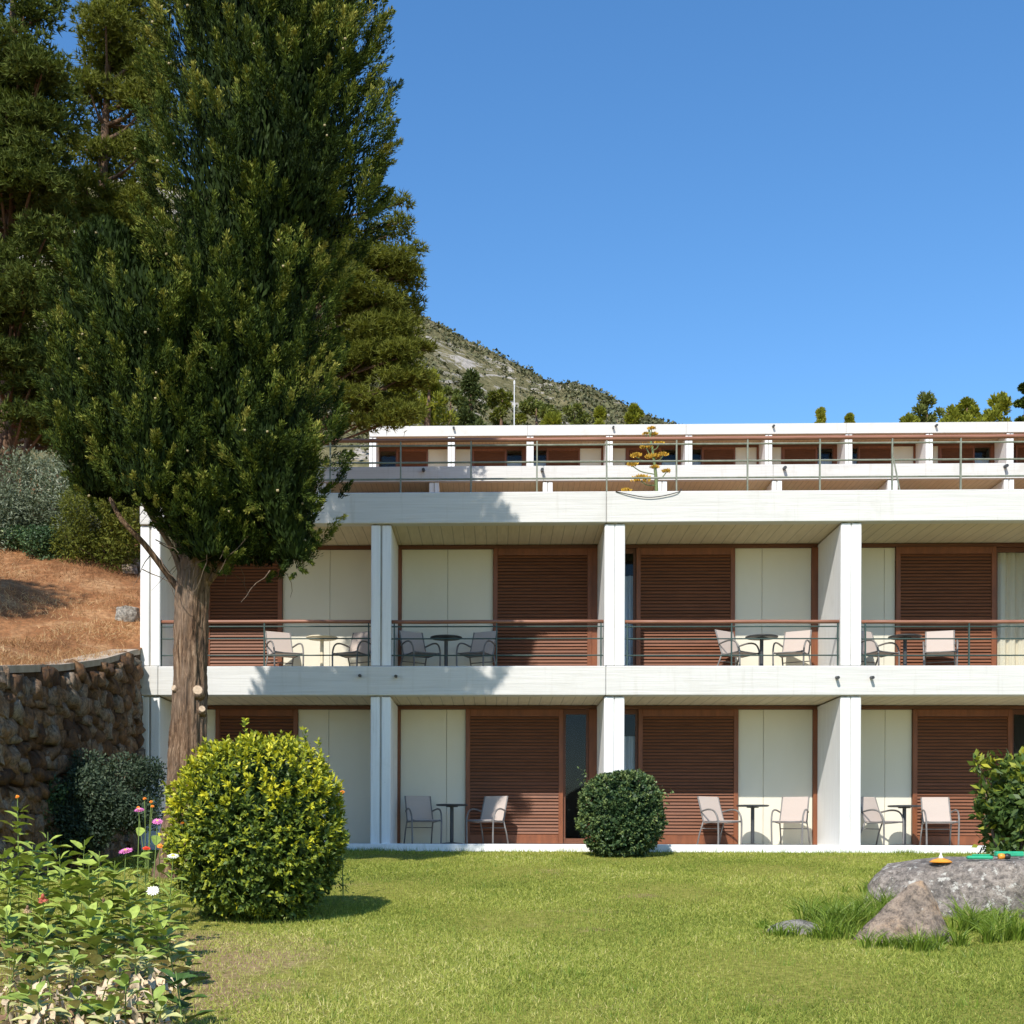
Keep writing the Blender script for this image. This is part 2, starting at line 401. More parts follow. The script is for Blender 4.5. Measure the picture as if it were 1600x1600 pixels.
def arr_mesh(name, verts, faces, tint=None, smooth=False):
    """fast mesh from numpy arrays; faces all of one size"""
    me = bpy.data.meshes.new(name)
    nv, (nf, k) = len(verts), faces.shape
    me.vertices.add(nv); me.vertices.foreach_set('co', np.asarray(verts, np.float32).ravel())
    me.loops.add(nf * k); me.loops.foreach_set('vertex_index', faces.astype(np.int32).ravel())
    me.polygons.add(nf); me.polygons.foreach_set('loop_start', (np.arange(nf) * k).astype(np.int32))
    me.update(calc_edges=True)
    if tint is not None:
        a = me.attributes.new('tint', 'FLOAT', 'POINT'); a.data.foreach_set('value', np.asarray(tint, np.float32))
    if smooth: me.shade_smooth()
    return me
def unit(a): return a / np.maximum(np.linalg.norm(a, axis=-1, keepdims=True), 1e-9)
def rdir(n): return unit(RNG.normal(size=(n, 3)))
def leaf_arrays(pos, axis, nrm, L, W, tint, shape='diamond'):
    """leaves as flat pieces: diamond (4 verts, 1 quad) or blade (3 verts)"""
    n = len(pos)
    axis = unit(axis); side = unit(np.cross(axis, nrm)); L = np.broadcast_to(L, (n,))[:, None]; W = np.broadcast_to(W, (n,))[:, None]
    if shape == 'blade':
        v = np.stack([pos - side * W / 2, pos + side * W / 2, pos + axis * L], 1)
        k = 3
    else:
        up = np.cross(side, axis)
        v = np.stack([pos, pos + axis * L * 0.45 + side * W / 2 + up * W * 0.12, pos + axis * L, pos + axis * L * 0.45 - side * W / 2 + up * W * 0.12], 1)
        k = 4
    return v.reshape(-1, 3), np.arange(n * k).reshape(n, k), np.repeat(tint, k)
def leaf_mesh(name, *a, **kw):
    v, f, t = leaf_arrays(*a, **kw)
    return arr_mesh(name, v, f, np.clip(t, 0, 1))
def smooth_noise(p, s, seed=0):
    """cheap band-limited noise of positions (n,3)"""
    r = np.random.default_rng(seed); o = np.zeros(len(p))
    for i in range(6):
        k = r.normal(size=3); k /= np.linalg.norm(k)
        o += np.sin(p @ k * s * r.uniform(0.7, 1.7) + r.uniform(0, 6.28))
    return o / 6

# ================================================================== SETTING
WALL_PATH = [(8, -9.2), (11, -7.8), (14, -6.75), (16, -6.48), (18, -6.40), (20, -6.37), (22.55, -6.36)]   # Y -> X of the wall face
WALL_TOP = [(8, 0.9), (11, 1.45), (16.1, 2.25), (18.6, 2.62), (20.5, 2.98), (22.55, 3.46)]
def wall_x(y): return lerp(y, WALL_PATH)
def wall_top(y): return lerp(y, WALL_TOP)
RISE = [(8, 0.9), (11, 1.45), (16.1, 2.25), (18.6, 2.62), (20.5, 2.98), (22.5, 3.46), (25, 4.7), (28, 6.0), (34, 7.6), (45.5, 10.35), (46.5, 10.5), (56, 14.2), (66, 18.6), (75, 21.0), (130, 32), (260, 55)]
def hill_z(x, y):
    ex = max(0.0, wall_x(min(y, 22.55)) - 0.4 - x)
    b = 0.04 * math.sin(x * 1.9 + y * 0.7) * math.sin(y * 1.3 - x * 0.5) * min(1, ex)
    k = 0.16 if y < 40 else 0.16 * max(0, (80 - y) / 40)
    return lerp(y, RISE) + k * min(ex, 30) + 2.5 * b
# lawn sheet
def grid_mesh(name, xs, ys, fz, fx=None):
    v = []; f = []
    for j, y in enumerate(ys):
        for i, x in enumerate(xs):
            X = fx(x, y) if fx else x
            v.append((X, y, fz(X, y)))
    n = len(xs)
    for j in range(len(ys) - 1):
        for i in range(n - 1):
            f.append((j * n + i, j * n + i + 1, (j + 1) * n + i + 1, (j + 1) * n + i))
    me = bpy.data.meshes.new(name); me.from_pydata(v, [], f); me.update(); me.shade_smooth()
    return me
def lawn_bump(x, y):
    return lawn_z(x, y) + (0.012 * math.sin(x * 1.7 + 1) * math.sin(y * 1.1) if y < 21.5 else 0) 
obj('lawn', grid_mesh('lawn', np.concatenate([np.linspace(-60, -9.5, 12), np.linspace(-9, 12, 64), np.linspace(13, 60, 12)]), np.concatenate([np.linspace(-40, 0, 12), np.linspace(0.5, 22.6, 60)]), lawn_bump), 'lawn_ground', kind='structure')
us = np.concatenate([np.linspace(0, 8, 40), np.linspace(9, 150, 24)])
obj('hillside', grid_mesh('hillside', us, np.concatenate([np.linspace(8, 34, 66), np.linspace(35, 66, 20), np.linspace(70, 260, 16)]), hill_z,
                          lambda u, y: wall_x(min(y, 22.55)) - (0.3 if y < 22.3 else 0.0) - u), 'dry_slope', kind='structure')
obj('hillside', grid_mesh('hillside_behind', np.linspace(-6.8, 130, 50), np.concatenate([np.linspace(34.2, 66, 26), np.linspace(70, 260, 16)]), lambda x, y: hill_z(x, y) - 0.02), 'dry_slope', kind='structure')

# mountain
RIDGE = [(-700, 470), (-300, 330), (0, 250), (300, 292), (450, 378), (560, 440), (635, 482), (680, 503), (760, 545), (850, 587), (880, 596), (905, 594), (960, 618), (1010, 645), (1050, 660), (1120, 690), (1300, 745), (1700, 800)]
MY = 620.0
RX = [(PX(a, MY, b), P(a, b, MY).z) for a, b in RIDGE]
def mtn_z(x, y):
    top = lerp(x, RX)
    t = (MY - y) / 360.0
    if t >= 0: z = top * (1 - 0.78 * t ** 0.9)
    else: z = top * (1 + 0.5 * t)
    n = 0
    for i, (s, a) in enumerate(((0.018, 6), (0.043, 3.2), (0.1, 1.8), (0.23, 1.0))):
        n += a * math.sin(x * s * 1.13 + i * 2.1 + y * s * 0.35) * math.sin(y * s * 0.8 - x * s * 0.3 + i)
    return z + n * (0.35 + 0.65 * min(1, abs(t) * 5))
obj('mountain', grid_mesh('mountain', np.concatenate([np.linspace(-460, -90, 40), np.linspace(-85, 150, 150), np.linspace(156, 330, 20)]), np.linspace(250, 760, 110), mtn_z), 'mountain_ground', kind='structure')
n = 17000
mx_ = RNG.uniform(-75, 150, n); my_ = MY - 300 * RNG.random(n) ** 1.3 + 6
mz_ = np.array([mtn_z(a, b) for a, b in zip(mx_, my_)])
base = np.stack([mx_, my_, mz_], 1)
dens = smooth_noise(base * np.array([1, 0.5, 1]), 0.055, 5) + RNG.normal(size=n) * 0.22
base = base[dens > -0.22]; n = len(base); k = 6
sz = RNG.uniform(0.75, 1.4, n) ** 2
d = rdir(n * k); d[:, 2] = np.abs(d[:, 2])
pos = np.repeat(base, k, 0) + d * np.repeat(sz, k)[:, None] * np.array([1.15, 1.15, 0.95])
obj('mountain_scrub', leaf_mesh('mountain_scrub', pos - 0.4, rdir(n * k), unit(d + 0.3 * rdir(n * k)), np.repeat(sz, k) * 1.0, np.repeat(sz, k) * 0.9, np.repeat(RNG.uniform(0.1, 0.8, n), k) + RNG.normal(size=n * k) * 0.1), 'scrub_leaf', kind='stuff')
tag(COL.objects['mountain_scrub'], 'low dark scrub scattered over the rocky mountainside', 'scrub')

# ================================================================== FRONT BLOCK
FY, BY = 22.5, 24.2                     # beam face, glazing line
MOD = 4.155
FIN_X = [-6.22 + MOD * i for i in range(6)]
S0, B1T, B1B, B2T, B2B = 0.0, 3.16, 2.64, 6.25, 5.70
FLOOR1 = 3.06
hotel = thing('hotel_block', 'two-storey white concrete hotel block facing the lawn with brown louvred shutters', 'building', (2, FY, 0))
XL, XR = FIN_X[0] - 0.18, FIN_X[5] + 0.18
boxpart('ground_slab', hotel, 'concrete_wall', XL + 0.02, XR, 22.44, 34, -0.7, S0, 0.012)
def dividing_wall(parent, x, y0, y1, z0, z1, w=0.36, mat='concrete_wall', gap=0.016):
    core = obj('dividing_wall', MB().box(x - 0.06, x + 0.06, y0 + 0.035, y1 + 1.2, z0 - 0.02, z1 + 0.06).mesh('dividing_wall'), 'joint', parent)
    for s in (-1, 1):
        a, b = sorted((x + s * gap, x + s * w / 2))
        obj('wall_leaf', MB().box(a, b, y0 + RNG.uniform(0, 0.012), y1, z0, z1 - 0.018, 0.014).mesh('wall_leaf'), mat, core)
for i, x in enumerate(FIN_X):
    dividing_wall(hotel, x, FY + 0.05, BY + 0.25, -0.5, B1B, gap=0.016 if i < 2 else 0.004)
    dividing_wall(hotel, x, FY + 0.05, BY + 0.25, B1T + 0.012, B2B, gap=0.016 if i < 2 else 0.004)
for z0, z1 in ((B1B, B1T), (B2B, B2T)):
    cuts = [XL, FIN_X[0] + 0.16, FIN_X[2] - 0.155, FIN_X[4] - 0.155, XR + 0.3]
    if z0 > 4: cuts = [XL, FIN_X[2] - 0.155, FIN_X[4] - 0.155, XR + 0.3]
    for a, b in zip(cuts[:-1], cuts[1:]):
        boxpart('fascia_beam', hotel, 'concrete_beam', a + 0.003, b - 0.003, FY, FY + 0.22, z0, z1, 0.012)
boxpart('balcony_slab', hotel, 'soffit', XL + 0.01, XR, FY + 0.223, BY + 1.5, B1B + 0.006, FLOOR1, 0)
boxpart('balcony_floor', hotel, 'slab_floor', XL + 0.01, XR, FY + 0.224, BY - 0.04, FLOOR1 + 0.002, FLOOR1 + 0.02, 0)
boxpart('roof_slab', hotel, 'soffit', XL + 0.01, XR, FY + 0.223, 34, B2B + 0.006, 6.08, 0)
boxpart('roof_planting', hotel, 'roof_gravel', XL + 0.02, XR, FY + 0.224, 34, 6.084, 6.13, 0)
boxpart('side_wall', hotel, 'concrete_wall', XL, XL + 0.2, BY + 0.26, 34, -0.2, 6.06, 0.01)
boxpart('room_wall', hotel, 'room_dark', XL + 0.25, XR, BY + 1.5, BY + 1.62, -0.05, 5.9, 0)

def shutter(parent, x0, x1, z0, z1, stuff=False, bottom=0.17):
    y = BY - 0.07; fw = 0.085
    m = MB()
    m.box(x0, x0 + fw, y, y + 0.06, z0, z1, 0.004).box(x1 - fw, x1, y, y + 0.06, z0, z1, 0.004)
    m.box(x0 + fw, x1 - fw, y + 0.002, y + 0.058, z1 - 0.13, z1, 0.004).box(x0 + fw, x1 - fw, y + 0.002, y + 0.058, z0, z0 + bottom, 0.004)
    sh = obj('shutter', m.mesh('shutter'), 'wood_frame', parent)
    obj('backing', MB().box(x0 + fw - 0.01, x1 - fw + 0.01, y + 0.045, y + 0.055, z0 + bottom - 0.01, z1 - 0.12).mesh('backing'), 'wood_back', sh)
    lo, hi = z0 + bottom, z1 - 0.13
    n = max(3, round((hi - lo) / 0.0625)); p = (hi - lo) / n
    L = (x1 - x0) - 2 * fw + 0.004
    c = 0.0225; th = 0.006; ang = rad(27)
    def slat_vs(cx, cz):
        vs = []
        for sx in (-L / 2, L / 2):
            for (a, b) in ((-th, -c), (th, -c), (th, c), (-th, c)):
                yy = a * math.cos(ang) + b * math.sin(ang); zz = -a * math.sin(ang) * -1 * -1 + b * math.cos(ang)
                vs.append((cx + sx, yy, cz + zz))
        return vs
    fs = [(0, 1, 2, 3), (7, 6, 5, 4), (0, 4, 5, 1), (1, 5, 6, 2), (2, 6, 7, 3), (3, 7, 4, 0)]
    base = Vector(((x0 + x1) / 2, y + 0.018, lo + p / 2))
    if stuff:
        m = MB()
        for k in range(n): m.add([Vector(v) + base for v in slat_vs(0, k * p)], fs)
        obj('slats', m.mesh('slats'), 'wood_slat', sh, kind='stuff')
    else:
        me = MB().add(slat_vs(0, 0), fs).mesh('slat')
        for k in range(n):
            o = obj('slat', me, 'wood_slat', sh, world=False)
            o.location = base + Vector((0, RNG.normal() * 0.0008, k * p)) - wloc(sh)
            o.rotation_euler = (RNG.normal() * 0.05, 0, 0)
    return sh
def window(parent, x0, x1, z0, z1, style):
    y = BY + 0.0; fw = 0.05
    m = MB().box(x0, x0 + fw, y, y + 0.05, z0, z1, 0.003).box(x1 - fw, x1, y, y + 0.05, z0, z1, 0.003)
    m.box(x0 + fw, x1 - fw, y + 0.002, y + 0.048, z1 - 0.09, z1, 0.003).box(x0 + fw, x1 - fw, y + 0.002, y + 0.048, z0, z0 + 0.1, 0.003)
    wn = obj('window', m.mesh('window'), 'wood_header', parent)
    obj('pane', MB().box(x0 + fw - 0.005, x1 - fw + 0.005, y + 0.02, y + 0.026, z0 + 0.095, z1 - 0.085).mesh('pane'), 'glass', wn)
    if style != 'dark':
        zt = z1 - (0.02 if style == 'curtain' else 0.5)
        me = bpy.data.meshes.new('curtain'); n = 60; vs = []
        for i in range(n + 1):
            x = x0 + 0.02 + (x1 - x0 - 0.04) * i / n
            yy = y + 0.09 + 0.025 * math.sin(x * 34) + 0.015 * math.sin(x * 71 + 1)
            vs += [(x, yy, z0 + 0.02), (x, yy + 0.01 * math.sin(x * 9), zt)]
        me.from_pydata(vs, [], [(2 * i, 2 * i + 2, 2 * i + 3, 2 * i + 1) for i in range(n)]); me.shade_smooth()
        obj('curtain', me, 'curtain' if style == 'curtain' else 'curtain_sky_reflect', wn)  # pale style: bluish sheet in place of the pane's sky reflection
    return wn
def facade(parent, elems, xa, xb, z0, z1, stuff=False):
    obj('head_frame', MB().box(xa, xb, BY - 0.03, BY + 0.06, z1 - 0.075, z1 - 0.004, 0.004).mesh('head_frame'), 'wood_header', parent)
    zt = z1 - 0.077
    for e in elems:
        kind, a, b = e[0], max(xa, e[1]), min(xb, e[2])
        if b - a < 0.02: continue
        if kind == 'panel': obj('facade_panel', MB().box(a + 0.003, b - 0.003, BY, BY + 0.05, z0, zt, 0.004).mesh('facade_panel'), 'panel_cream', parent)
        elif kind == 'post': obj('door_post', MB().box(a, b, BY - 0.06, BY + 0.05, z0, zt - 0.002, 0.004).mesh('door_post'), 'wood_frame', parent)
        elif kind == 'shutter': shutter(parent, a, b, z0 + 0.004, zt - 0.002, stuff)
        elif kind == 'window': window(parent, a, b, z0 + 0.004, zt - 0.002, e[3])
    obj('backing_panel', MB().box(xa, xb, BY + 0.052, BY + 0.06, z0, z0 + 0.01).mesh('backing_panel'), 'wood_back', parent)
def pxs(lst, Y=BY, py=1100):
    return [(e[0], PX(e[1], Y, py), PX(e[2], Y, py), *e[3:]) for e in lst]
UP = [[('panel', 240, 322), ('shutter', 322, 441), ('panel', 441, 515), ('panel', 515, 600)],
      [('post', 610, 627), ('panel', 627, 699), ('panel', 699, 770), ('shutter', 770, 924), ('post', 924, 940)],
      [('window', 960, 993, 'pale'), ('shutter', 993, 1147), ('panel', 1147, 1190), ('panel', 1190, 1267), ('post', 1267, 1290)],
      [('panel', 1320, 1381), ('panel', 1381, 1398), ('shutter', 1398, 1554), ('window', 1554, 1650, 'curtain')]]
DN = [[('panel', 240, 338), ('shutter', 338, 466), ('panel', 466, 514), ('panel', 514, 600)],
      [('post', 610, 626), ('panel', 626, 698), ('panel', 698, 728), ('shutter', 728, 880), ('window', 880, 920, 'dark'), ('post', 920, 945)],
      [('window', 960, 997, 'pale'), ('shutter', 997, 1153), ('panel', 1153, 1193), ('panel', 1193, 1270), ('post', 1270, 1290)],
      [('panel', 1320, 1383), ('panel', 1383, 1425), ('shutter', 1425, 1580), ('window', 1580, 1650, 'dark')]]
for i in range(4):
    xa, xb = FIN_X[i] + 0.18, FIN_X[i + 1] - 0.18
    facade(hotel, pxs(UP[i]), xa, xb, FLOOR1 + 0.02, B2B)
    facade(hotel, pxs(DN[i]), xa, xb, 0.004, B1B, stuff=(i == 0))
xa, xb = FIN_X[4] + 0.18, FIN_X[5] - 0.18
for z0, z1 in ((FLOOR1 + 0.02, B2B), (0.004, B1B)):
    facade(hotel, [('panel', xa, xa + 1.5), ('shutter', xa + 1.5, xa + 3.3), ('panel', xa + 3.3, xb)], xa, xb, z0, z1, True)

def railing(parent, xs, y, zs, hand_z, z0, mat, hr=0.03, pr=0.018, br=0.011, hand='wood_rail', x0=None, x1=None, brace=None):
    x0 = xs[0] if x0 is None else x0; x1 = xs[-1] if x1 is None else x1
    n = max(6, int((x1 - x0) / 0.7))
    ln = [(x0 + (x1 - x0) * i / n, y, hand_z + RNG.normal() * 0.002) for i in range(n + 1)]
    ra = obj('balcony_railing', MB().tube(ln, hr, 10).mesh('balcony_railing', True), hand, parent)
    for z in zs:
        obj('rail_bar', MB().tube([(x0, y, z), (x1, y, z)], br, 6).mesh('rail_bar'), mat, ra)
    for x in xs:
        obj('rail_post', MB().box(x - pr * 0.6, x + pr * 0.6, y - pr, y + pr, z0, hand_z - hr * 0.6, 0.003).mesh('rail_post'), mat, ra)
    if brace:
        obj('rail_brace', MB().tube(brace, 0.014, 6).mesh('rail_brace'), mat, ra)
    return ra
RY = FY + 0.14
RPX = [(252, 413, 576), (616, 776, 939), (980, 1143, 1309), (1352, 1514, 1681)]
for i, ps in enumerate(RPX):
    xs = [PX(p, RY, 1000) for p in ps]
    railing(hotel, xs, RY, [PZ(979, RY, ps[1]), PZ(998, RY, ps[1]), PZ(1024, RY, ps[1])], PZ(971.5, RY, ps[1]), B1T - 0.03, 'metal_green', 0.033, 0.02, 0.013, x0=FIN_X[i] + 0.185, x1=FIN_X[i + 1] - 0.19)
RY2 = FY + 0.27
rp = [296, 406, 516, 626, 736, 839, 948, 1057, 1168, 1281, 1394, 1501, 1610]
xs = [PX(p, RY2, 730) for p in rp]
bx = PX(1394, RY2, 730)
railing(hotel, xs, RY2, [PZ(695, RY2, 900), PZ(721.5, RY2, 900), PZ(747.5, RY2, 900)], PZ(686.5, RY2, 900), 6.1, 'metal_pale_green', 0.036, 0.022, 0.017,
        x0=xs[0] - 0.2, x1=xs[-1] + 0.6, brace=[(bx + 0.02, RY2, PZ(715, RY2, 1394)), (bx + 0.13, RY2 - 0.05, 6.24)])
def spout(parent, px, py, y, mat='metal_dark', r=0.028, L=0.13):
    c = P(px, py, y)
    obj('rain_spout', MB().tube([(c.x, y + 0.05, c.z + 0.02), (c.x, y - L, c.z)], r, 8).mesh('rain_spout'), mat, parent)
for p in ((563, 1057), (619, 1058), (1307, 1060), (1361, 1060)): spout(hotel, p[0], p[1], FY)

# ================================================================== UPPER BLOCKS
def upper_block(name, label, Y, fins, zb, zt, floor, win, spouts):
    t = thing(name, label, 'building', (fins[0], Y, floor))
    by = Y + 1.71
    xa, xb = fins[0] - 0.18, fins[-1] + 0.18
    boxpart('ground_slab', t, 'concrete_wall', xa, xb, Y, Y + 9, floor - 1.2, floor, 0)
    cut = fins[::2] + ([fins[-1]] if len(fins) % 2 == 0 else [])
    ends = [xa] + [f - 0.15 for f in cut[1:-1]] + [xb]
    for a, b in zip(ends[:-1], ends[1:]):
        boxpart('fascia_beam', t, 'concrete_beam', a + 0.004, b - 0.004, Y, Y + 0.22, zb, zt, 0.012)
    boxpart('roof_slab', t, 'soffit', xa, xb, Y + 0.223, Y + 9, zb + 0.006, zt - 0.15, 0)
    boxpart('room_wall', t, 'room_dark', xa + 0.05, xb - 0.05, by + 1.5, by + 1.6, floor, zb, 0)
    boxpart('end_wall', t, 'concrete_wall', xa, xa + 0.15, by + 0.26, Y + 9, floor, zb, 0)
    for x in fins: dividing_wall(t, x, Y + 0.05, by + 0.25, floor, zb)
    for i, e in enumerate(win):
        if i + 1 >= len(fins): break
        a, b = fins[i] + 0.18, fins[i + 1] - 0.18
        s = b - a
        obj('head_frame', MB().box(a, b, by - 0.03, by + 0.06, zb - 0.16, zb - 0.004).mesh('head_frame'), 'wood_header', t)
        for kind, u0, u1 in e:
            x0, x1 = a + s * u0, a + s * u1
            z1 = zb - 0.162
            if kind == 'panel': obj('facade_panel', MB().box(x0, x1, by, by + 0.05, floor, z1, 0.004).mesh('facade_panel'), 'panel_cream', t)
            elif kind == 'post': obj('door_post', MB().box(x0, x1, by - 0.05, by + 0.05, floor, z1).mesh('door_post'), 'wood_frame', t)
            elif kind == 'shutter':
                m = MB().box(x0, x0 + 0.09, by - 0.07, by - 0.01, floor, z1).box(x1 - 0.09, x1, by - 0.07, by - 0.01, floor, z1).box(x0 + 0.09, x1 - 0.09, by - 0.068, by - 0.012, z1 - 0.12, z1)
                sh = obj('shutter', m.mesh('shutter'), 'wood_frame', t)
                m = MB(); z = z1 - 0.15
                while z > max(floor, z1 - 2.2):
                    m.add([(x0 + 0.09, by - 0.055, z - 0.045), (x1 - 0.09, by - 0.055, z - 0.045), (x1 - 0.09, by - 0.03, z), (x0 + 0.09, by - 0.03, z)], [(0, 1, 2, 3)]); z -= 0.0625
                m.box(x0 + 0.08, x1 - 0.08, by - 0.022, by - 0.015, floor, z1)
                obj('slats', m.mesh('slats'), 'wood_slat', sh, kind='stuff')
            else:
                wn = obj('window', MB().box(x0, x0 + 0.05, by, by + 0.05, floor, z1).box(x1 - 0.05, x1, by, by + 0.05, floor, z1).box(x0 + 0.05, x1 - 0.05, by + 0.002, by + 0.048, z1 - 0.09, z1).mesh('window'), 'wood_header', t)
                obj('pane', MB().box(x0 + 0.045, x1 - 0.045, by + 0.02, by + 0.026, floor, z1 - 0.085).mesh('pane'), 'glass', wn)
                if kind == 'window':
                    obj('curtain', MB().box(x0 + 0.02, x1 - 0.02, by + 0.2, by + 0.22, floor, zb - 0.75).mesh('curtain'), 'curtain_sky_reflect', wn)  # bluish sheet standing in for reflected sky
    for p in spouts: spout(t, p[0], p[1], Y, r=0.06, L=0.22)
    return t
W_A = [('panel', 0, 0.22), ('post', 0.22, 0.24), ('shutter', 0.24, 0.72), ('window', 0.72, 0.95), ('post', 0.95, 1)]
W_B = [('window', 0, 0.2), ('shutter', 0.2, 0.67), ('panel', 0.67, 0.97), ('post', 0.97, 1)]
T2Y, T3Y = 46.3, 66.5
f2 = [-2.31 + MOD * i for i in range(-3, 7)]
b2 = upper_block('hotel_block', 'middle white hotel block whose parapet and short piers show above the roof railing', T2Y, f2, 13.21, 13.76, 10.6,
                 [W_A, W_B] * 5, ((662, 736), (847, 736), (1225, 733), (1570, 730)))
f3 = [-6.56 + 4.14 * i for i in range(0, 11)]
W_C = [('window_open', 0, 0.25), ('shutter', 0.25, 0.7), ('panel', 0.7, 1.0)]
b3 = upper_block('hotel_block', 'topmost white hotel block under the mountain, row of shutters below flat parapet', T3Y, f3, 21.33, 21.88, 18.7,
                 [W_C] + [W_A, W_B] * 5, ((709, 670), (958, 669), (1208, 667), (1462, 666)))
vb = P(1555, 659, T3Y + 1.5)
boxpart('roof_vent', b3, 'concrete_wall', vb.x - 0.35, vb.x + 0.35, T3Y + 1.2, T3Y + 1.8, 21.7, 22.2, 0.02)
mast = thing('antenna_mast', 'thin pale grey mast standing behind the topmost parapet', 'mast', (PX(803.5, 70, 640), 70, 21.7))
zt = PZ(600, 70, 803)
xm = PX(803.5, 70, 640)
obj('pole', MB().tube([(xm, 70, 21.7), (xm, 70, zt)], 0.03, 8).mesh('pole'), 'pole_grey', mast)
obj('tip_fitting', MB().lathe([(0.0, 0), (0.05, 0.02), (0.05, 0.2), (0.02, 0.25)], (xm, 70, zt - 0.05), 8).mesh('tip_fitting'), 'pole_grey', mast)

# ================================================================== STONE RETAINING WALL
rw = thing('stone_retaining_wall', 'rough rubble stone retaining wall beside the hotel holding up the dry slope', 'wall', (wall_x(18), 18, 0))
ys = np.linspace(8, 22.6, 44)
def wall_strip(off0, off1, z0f, z1f):
    v = []; f = []
    for y in ys:
        x = wall_x(y)
        v += [(x - off0, y, z0f(y)), (x - off0, y, z1f(y)), (x - off1, y, z1f(y)), (x - off1, y, z0f(y))]
    for j in range(len(ys) - 1):
        for k in range(4):
            k2 = (k + 1) % 4
            f.append((j * 4 + k, j * 4 + k2, (j + 1) * 4 + k2, (j + 1) * 4 + k))
    f += [(3, 2, 1, 0), tuple(len(v) - 4 + k for k in range(4))]
    me = bpy.data.meshes.new('strip'); me.from_pydata(v, [], f); me.update(); return me
obj('mortar_core', wall_strip(0.085, 0.6, lambda y: lawn_z(0, y) - 0.4, lambda y: wall_top(y) - 0.06), 'mortar', rw)
obj('end_core', MB().box(-7.0, -6.392, 22.25, 22.62, -0.8, 3.42).mesh('end_core'), 'mortar', rw)
obj('coping', wall_strip(0.03, 0.6, lambda y: wall_top(y) - 0.07, lambda y: wall_top(y) + 0.03), 'coping_concrete', rw)
def rock_mesh(name, seed, cuts=2, amp=0.16, flat_=1.0):
    r = random.Random(seed); bm = bmesh.new(); bmesh.ops.create_cube(bm, size=1)
    bmesh.ops.subdivide_edges(bm, edges=list(bm.edges), cuts=1, use_grid_fill=True)
    for v in bm.verts:
        p = v.co.copy(); q = p.normalized() * 0.62
        p = p.lerp(q, 0.42)
        v.co = p + Vector((r.uniform(-1, 1), r.uniform(-1, 1), r.uniform(-1, 1))) * amp * 0.8
    me = bpy.data.meshes.new(name); bm.to_mesh(me); bm.free()
    return me
STONES = [rock_mesh('stone', i) for i in range(12)]
for me in STONES: me.materials.append(MATS['wall_stone']); me.shade_smooth()
low = MB()
row_s = 0.0; z = -1.0
cnt = 0
r_ = random.Random(3)
zrow = -0.9
while zrow < 3.5:
    hgt = r_.uniform(0.13, 0.24)
    y = 13.6 + r_.uniform(0, 0.3)
    while y < 22.4:
        L = r_.choice((0.17, 0.22, 0.28, 0.36, 0.44)) * r_.uniform(0.85, 1.15)
        yc = y + L / 2; zc = zrow + hgt / 2 + r_.uniform(-0.06, 0.06)
        y += L
        if zc < lawn_z(0, yc) - 0.1 or zc + hgt * 0.6 > wall_top(yc) + 0.02: continue
        if yc + L / 2 > 22.46: yc = 22.46 - L / 2
        x = wall_x(yc)
        loc = Vector((x - 0.10 + r_.uniform(-0.04, 0.04), yc, zc))
        sc = (0.30, L * 1.14, hgt * 1.16)
        rot = (r_.uniform(-0.35, 0.35), r_.uniform(-0.15, 0.15), r_.uniform(-0.12, 0.12))
        me = STONES[r_.randrange(12)]
        if yc < 16.4 or zc < 0.6:
            M = Matrix.Translation(loc) @ Matrix.Rotation(rot[0], 4, 'X') @ Matrix.Diagonal((*sc, 1))
            low.add([M @ v.co for v in me.vertices], [tuple(p.vertices) for p in me.polygons])
        else:
            o = obj('stone', me, None, rw, world=False); o.location = loc - rw.location; o.rotation_euler = rot; o.scale = sc; cnt += 1
    zrow += hgt
obj('lower_stones', low.mesh('lower_stones'), 'wall_stone', rw, kind='stuff')
print('stones', cnt)

# ================================================================== FURNITURE
def curve_pts(ctrl, n=6):
    """Catmull-Rom through control points"""
    c = [Vector(p) for p in ctrl]; c = [2 * c[0] - c[1]] + c + [2 * c[-1] - c[-2]]; out = []
    for i in range(1, len(c) - 2):
        for k in range(n):
            t = k / n
            out.append(0.5 * ((2 * c[i]) + (c[i + 1] - c[i - 1]) * t + (2 * c[i - 1] - 5 * c[i] + 4 * c[i + 1] - c[i + 2]) * t * t + (3 * c[i] - c[i - 1] - 3 * c[i + 1] + c[i + 2]) * t ** 3))
    out.append(c[-2]); return out
def sling(path, w, th=0.012):
    m = MB(); n = len(path)
    vs = []
    for (y, z) in path:
        for x in (-w / 2, w / 2): vs.append((x, y, z))
    for (y, z) in path:
        for x in (-w / 2, w / 2): vs.append((x, y + th * 0.5, z - th))
    fs = []
    for i in range(n - 1):
        fs.append((2 * i, 2 * i + 1, 2 * i + 3, 2 * i + 2)); o = 2 * n
        fs.append((o + 2 * i + 2, o + 2 * i + 3, o + 2 * i + 1, o + 2 * i))
        fs.append((2 * i, 2 * i + 2, o + 2 * i + 2, o + 2 * i)); fs.append((2 * i + 3, 2 * i + 1, o + 2 * i + 1, o + 2 * i + 3))
    fs += [(1, 0, 2 * n, 2 * n + 1), (2 * n - 2, 2 * n - 1, 4 * n - 1, 4 * n - 2)]
    return m.add(vs, fs).mesh('sling', False)
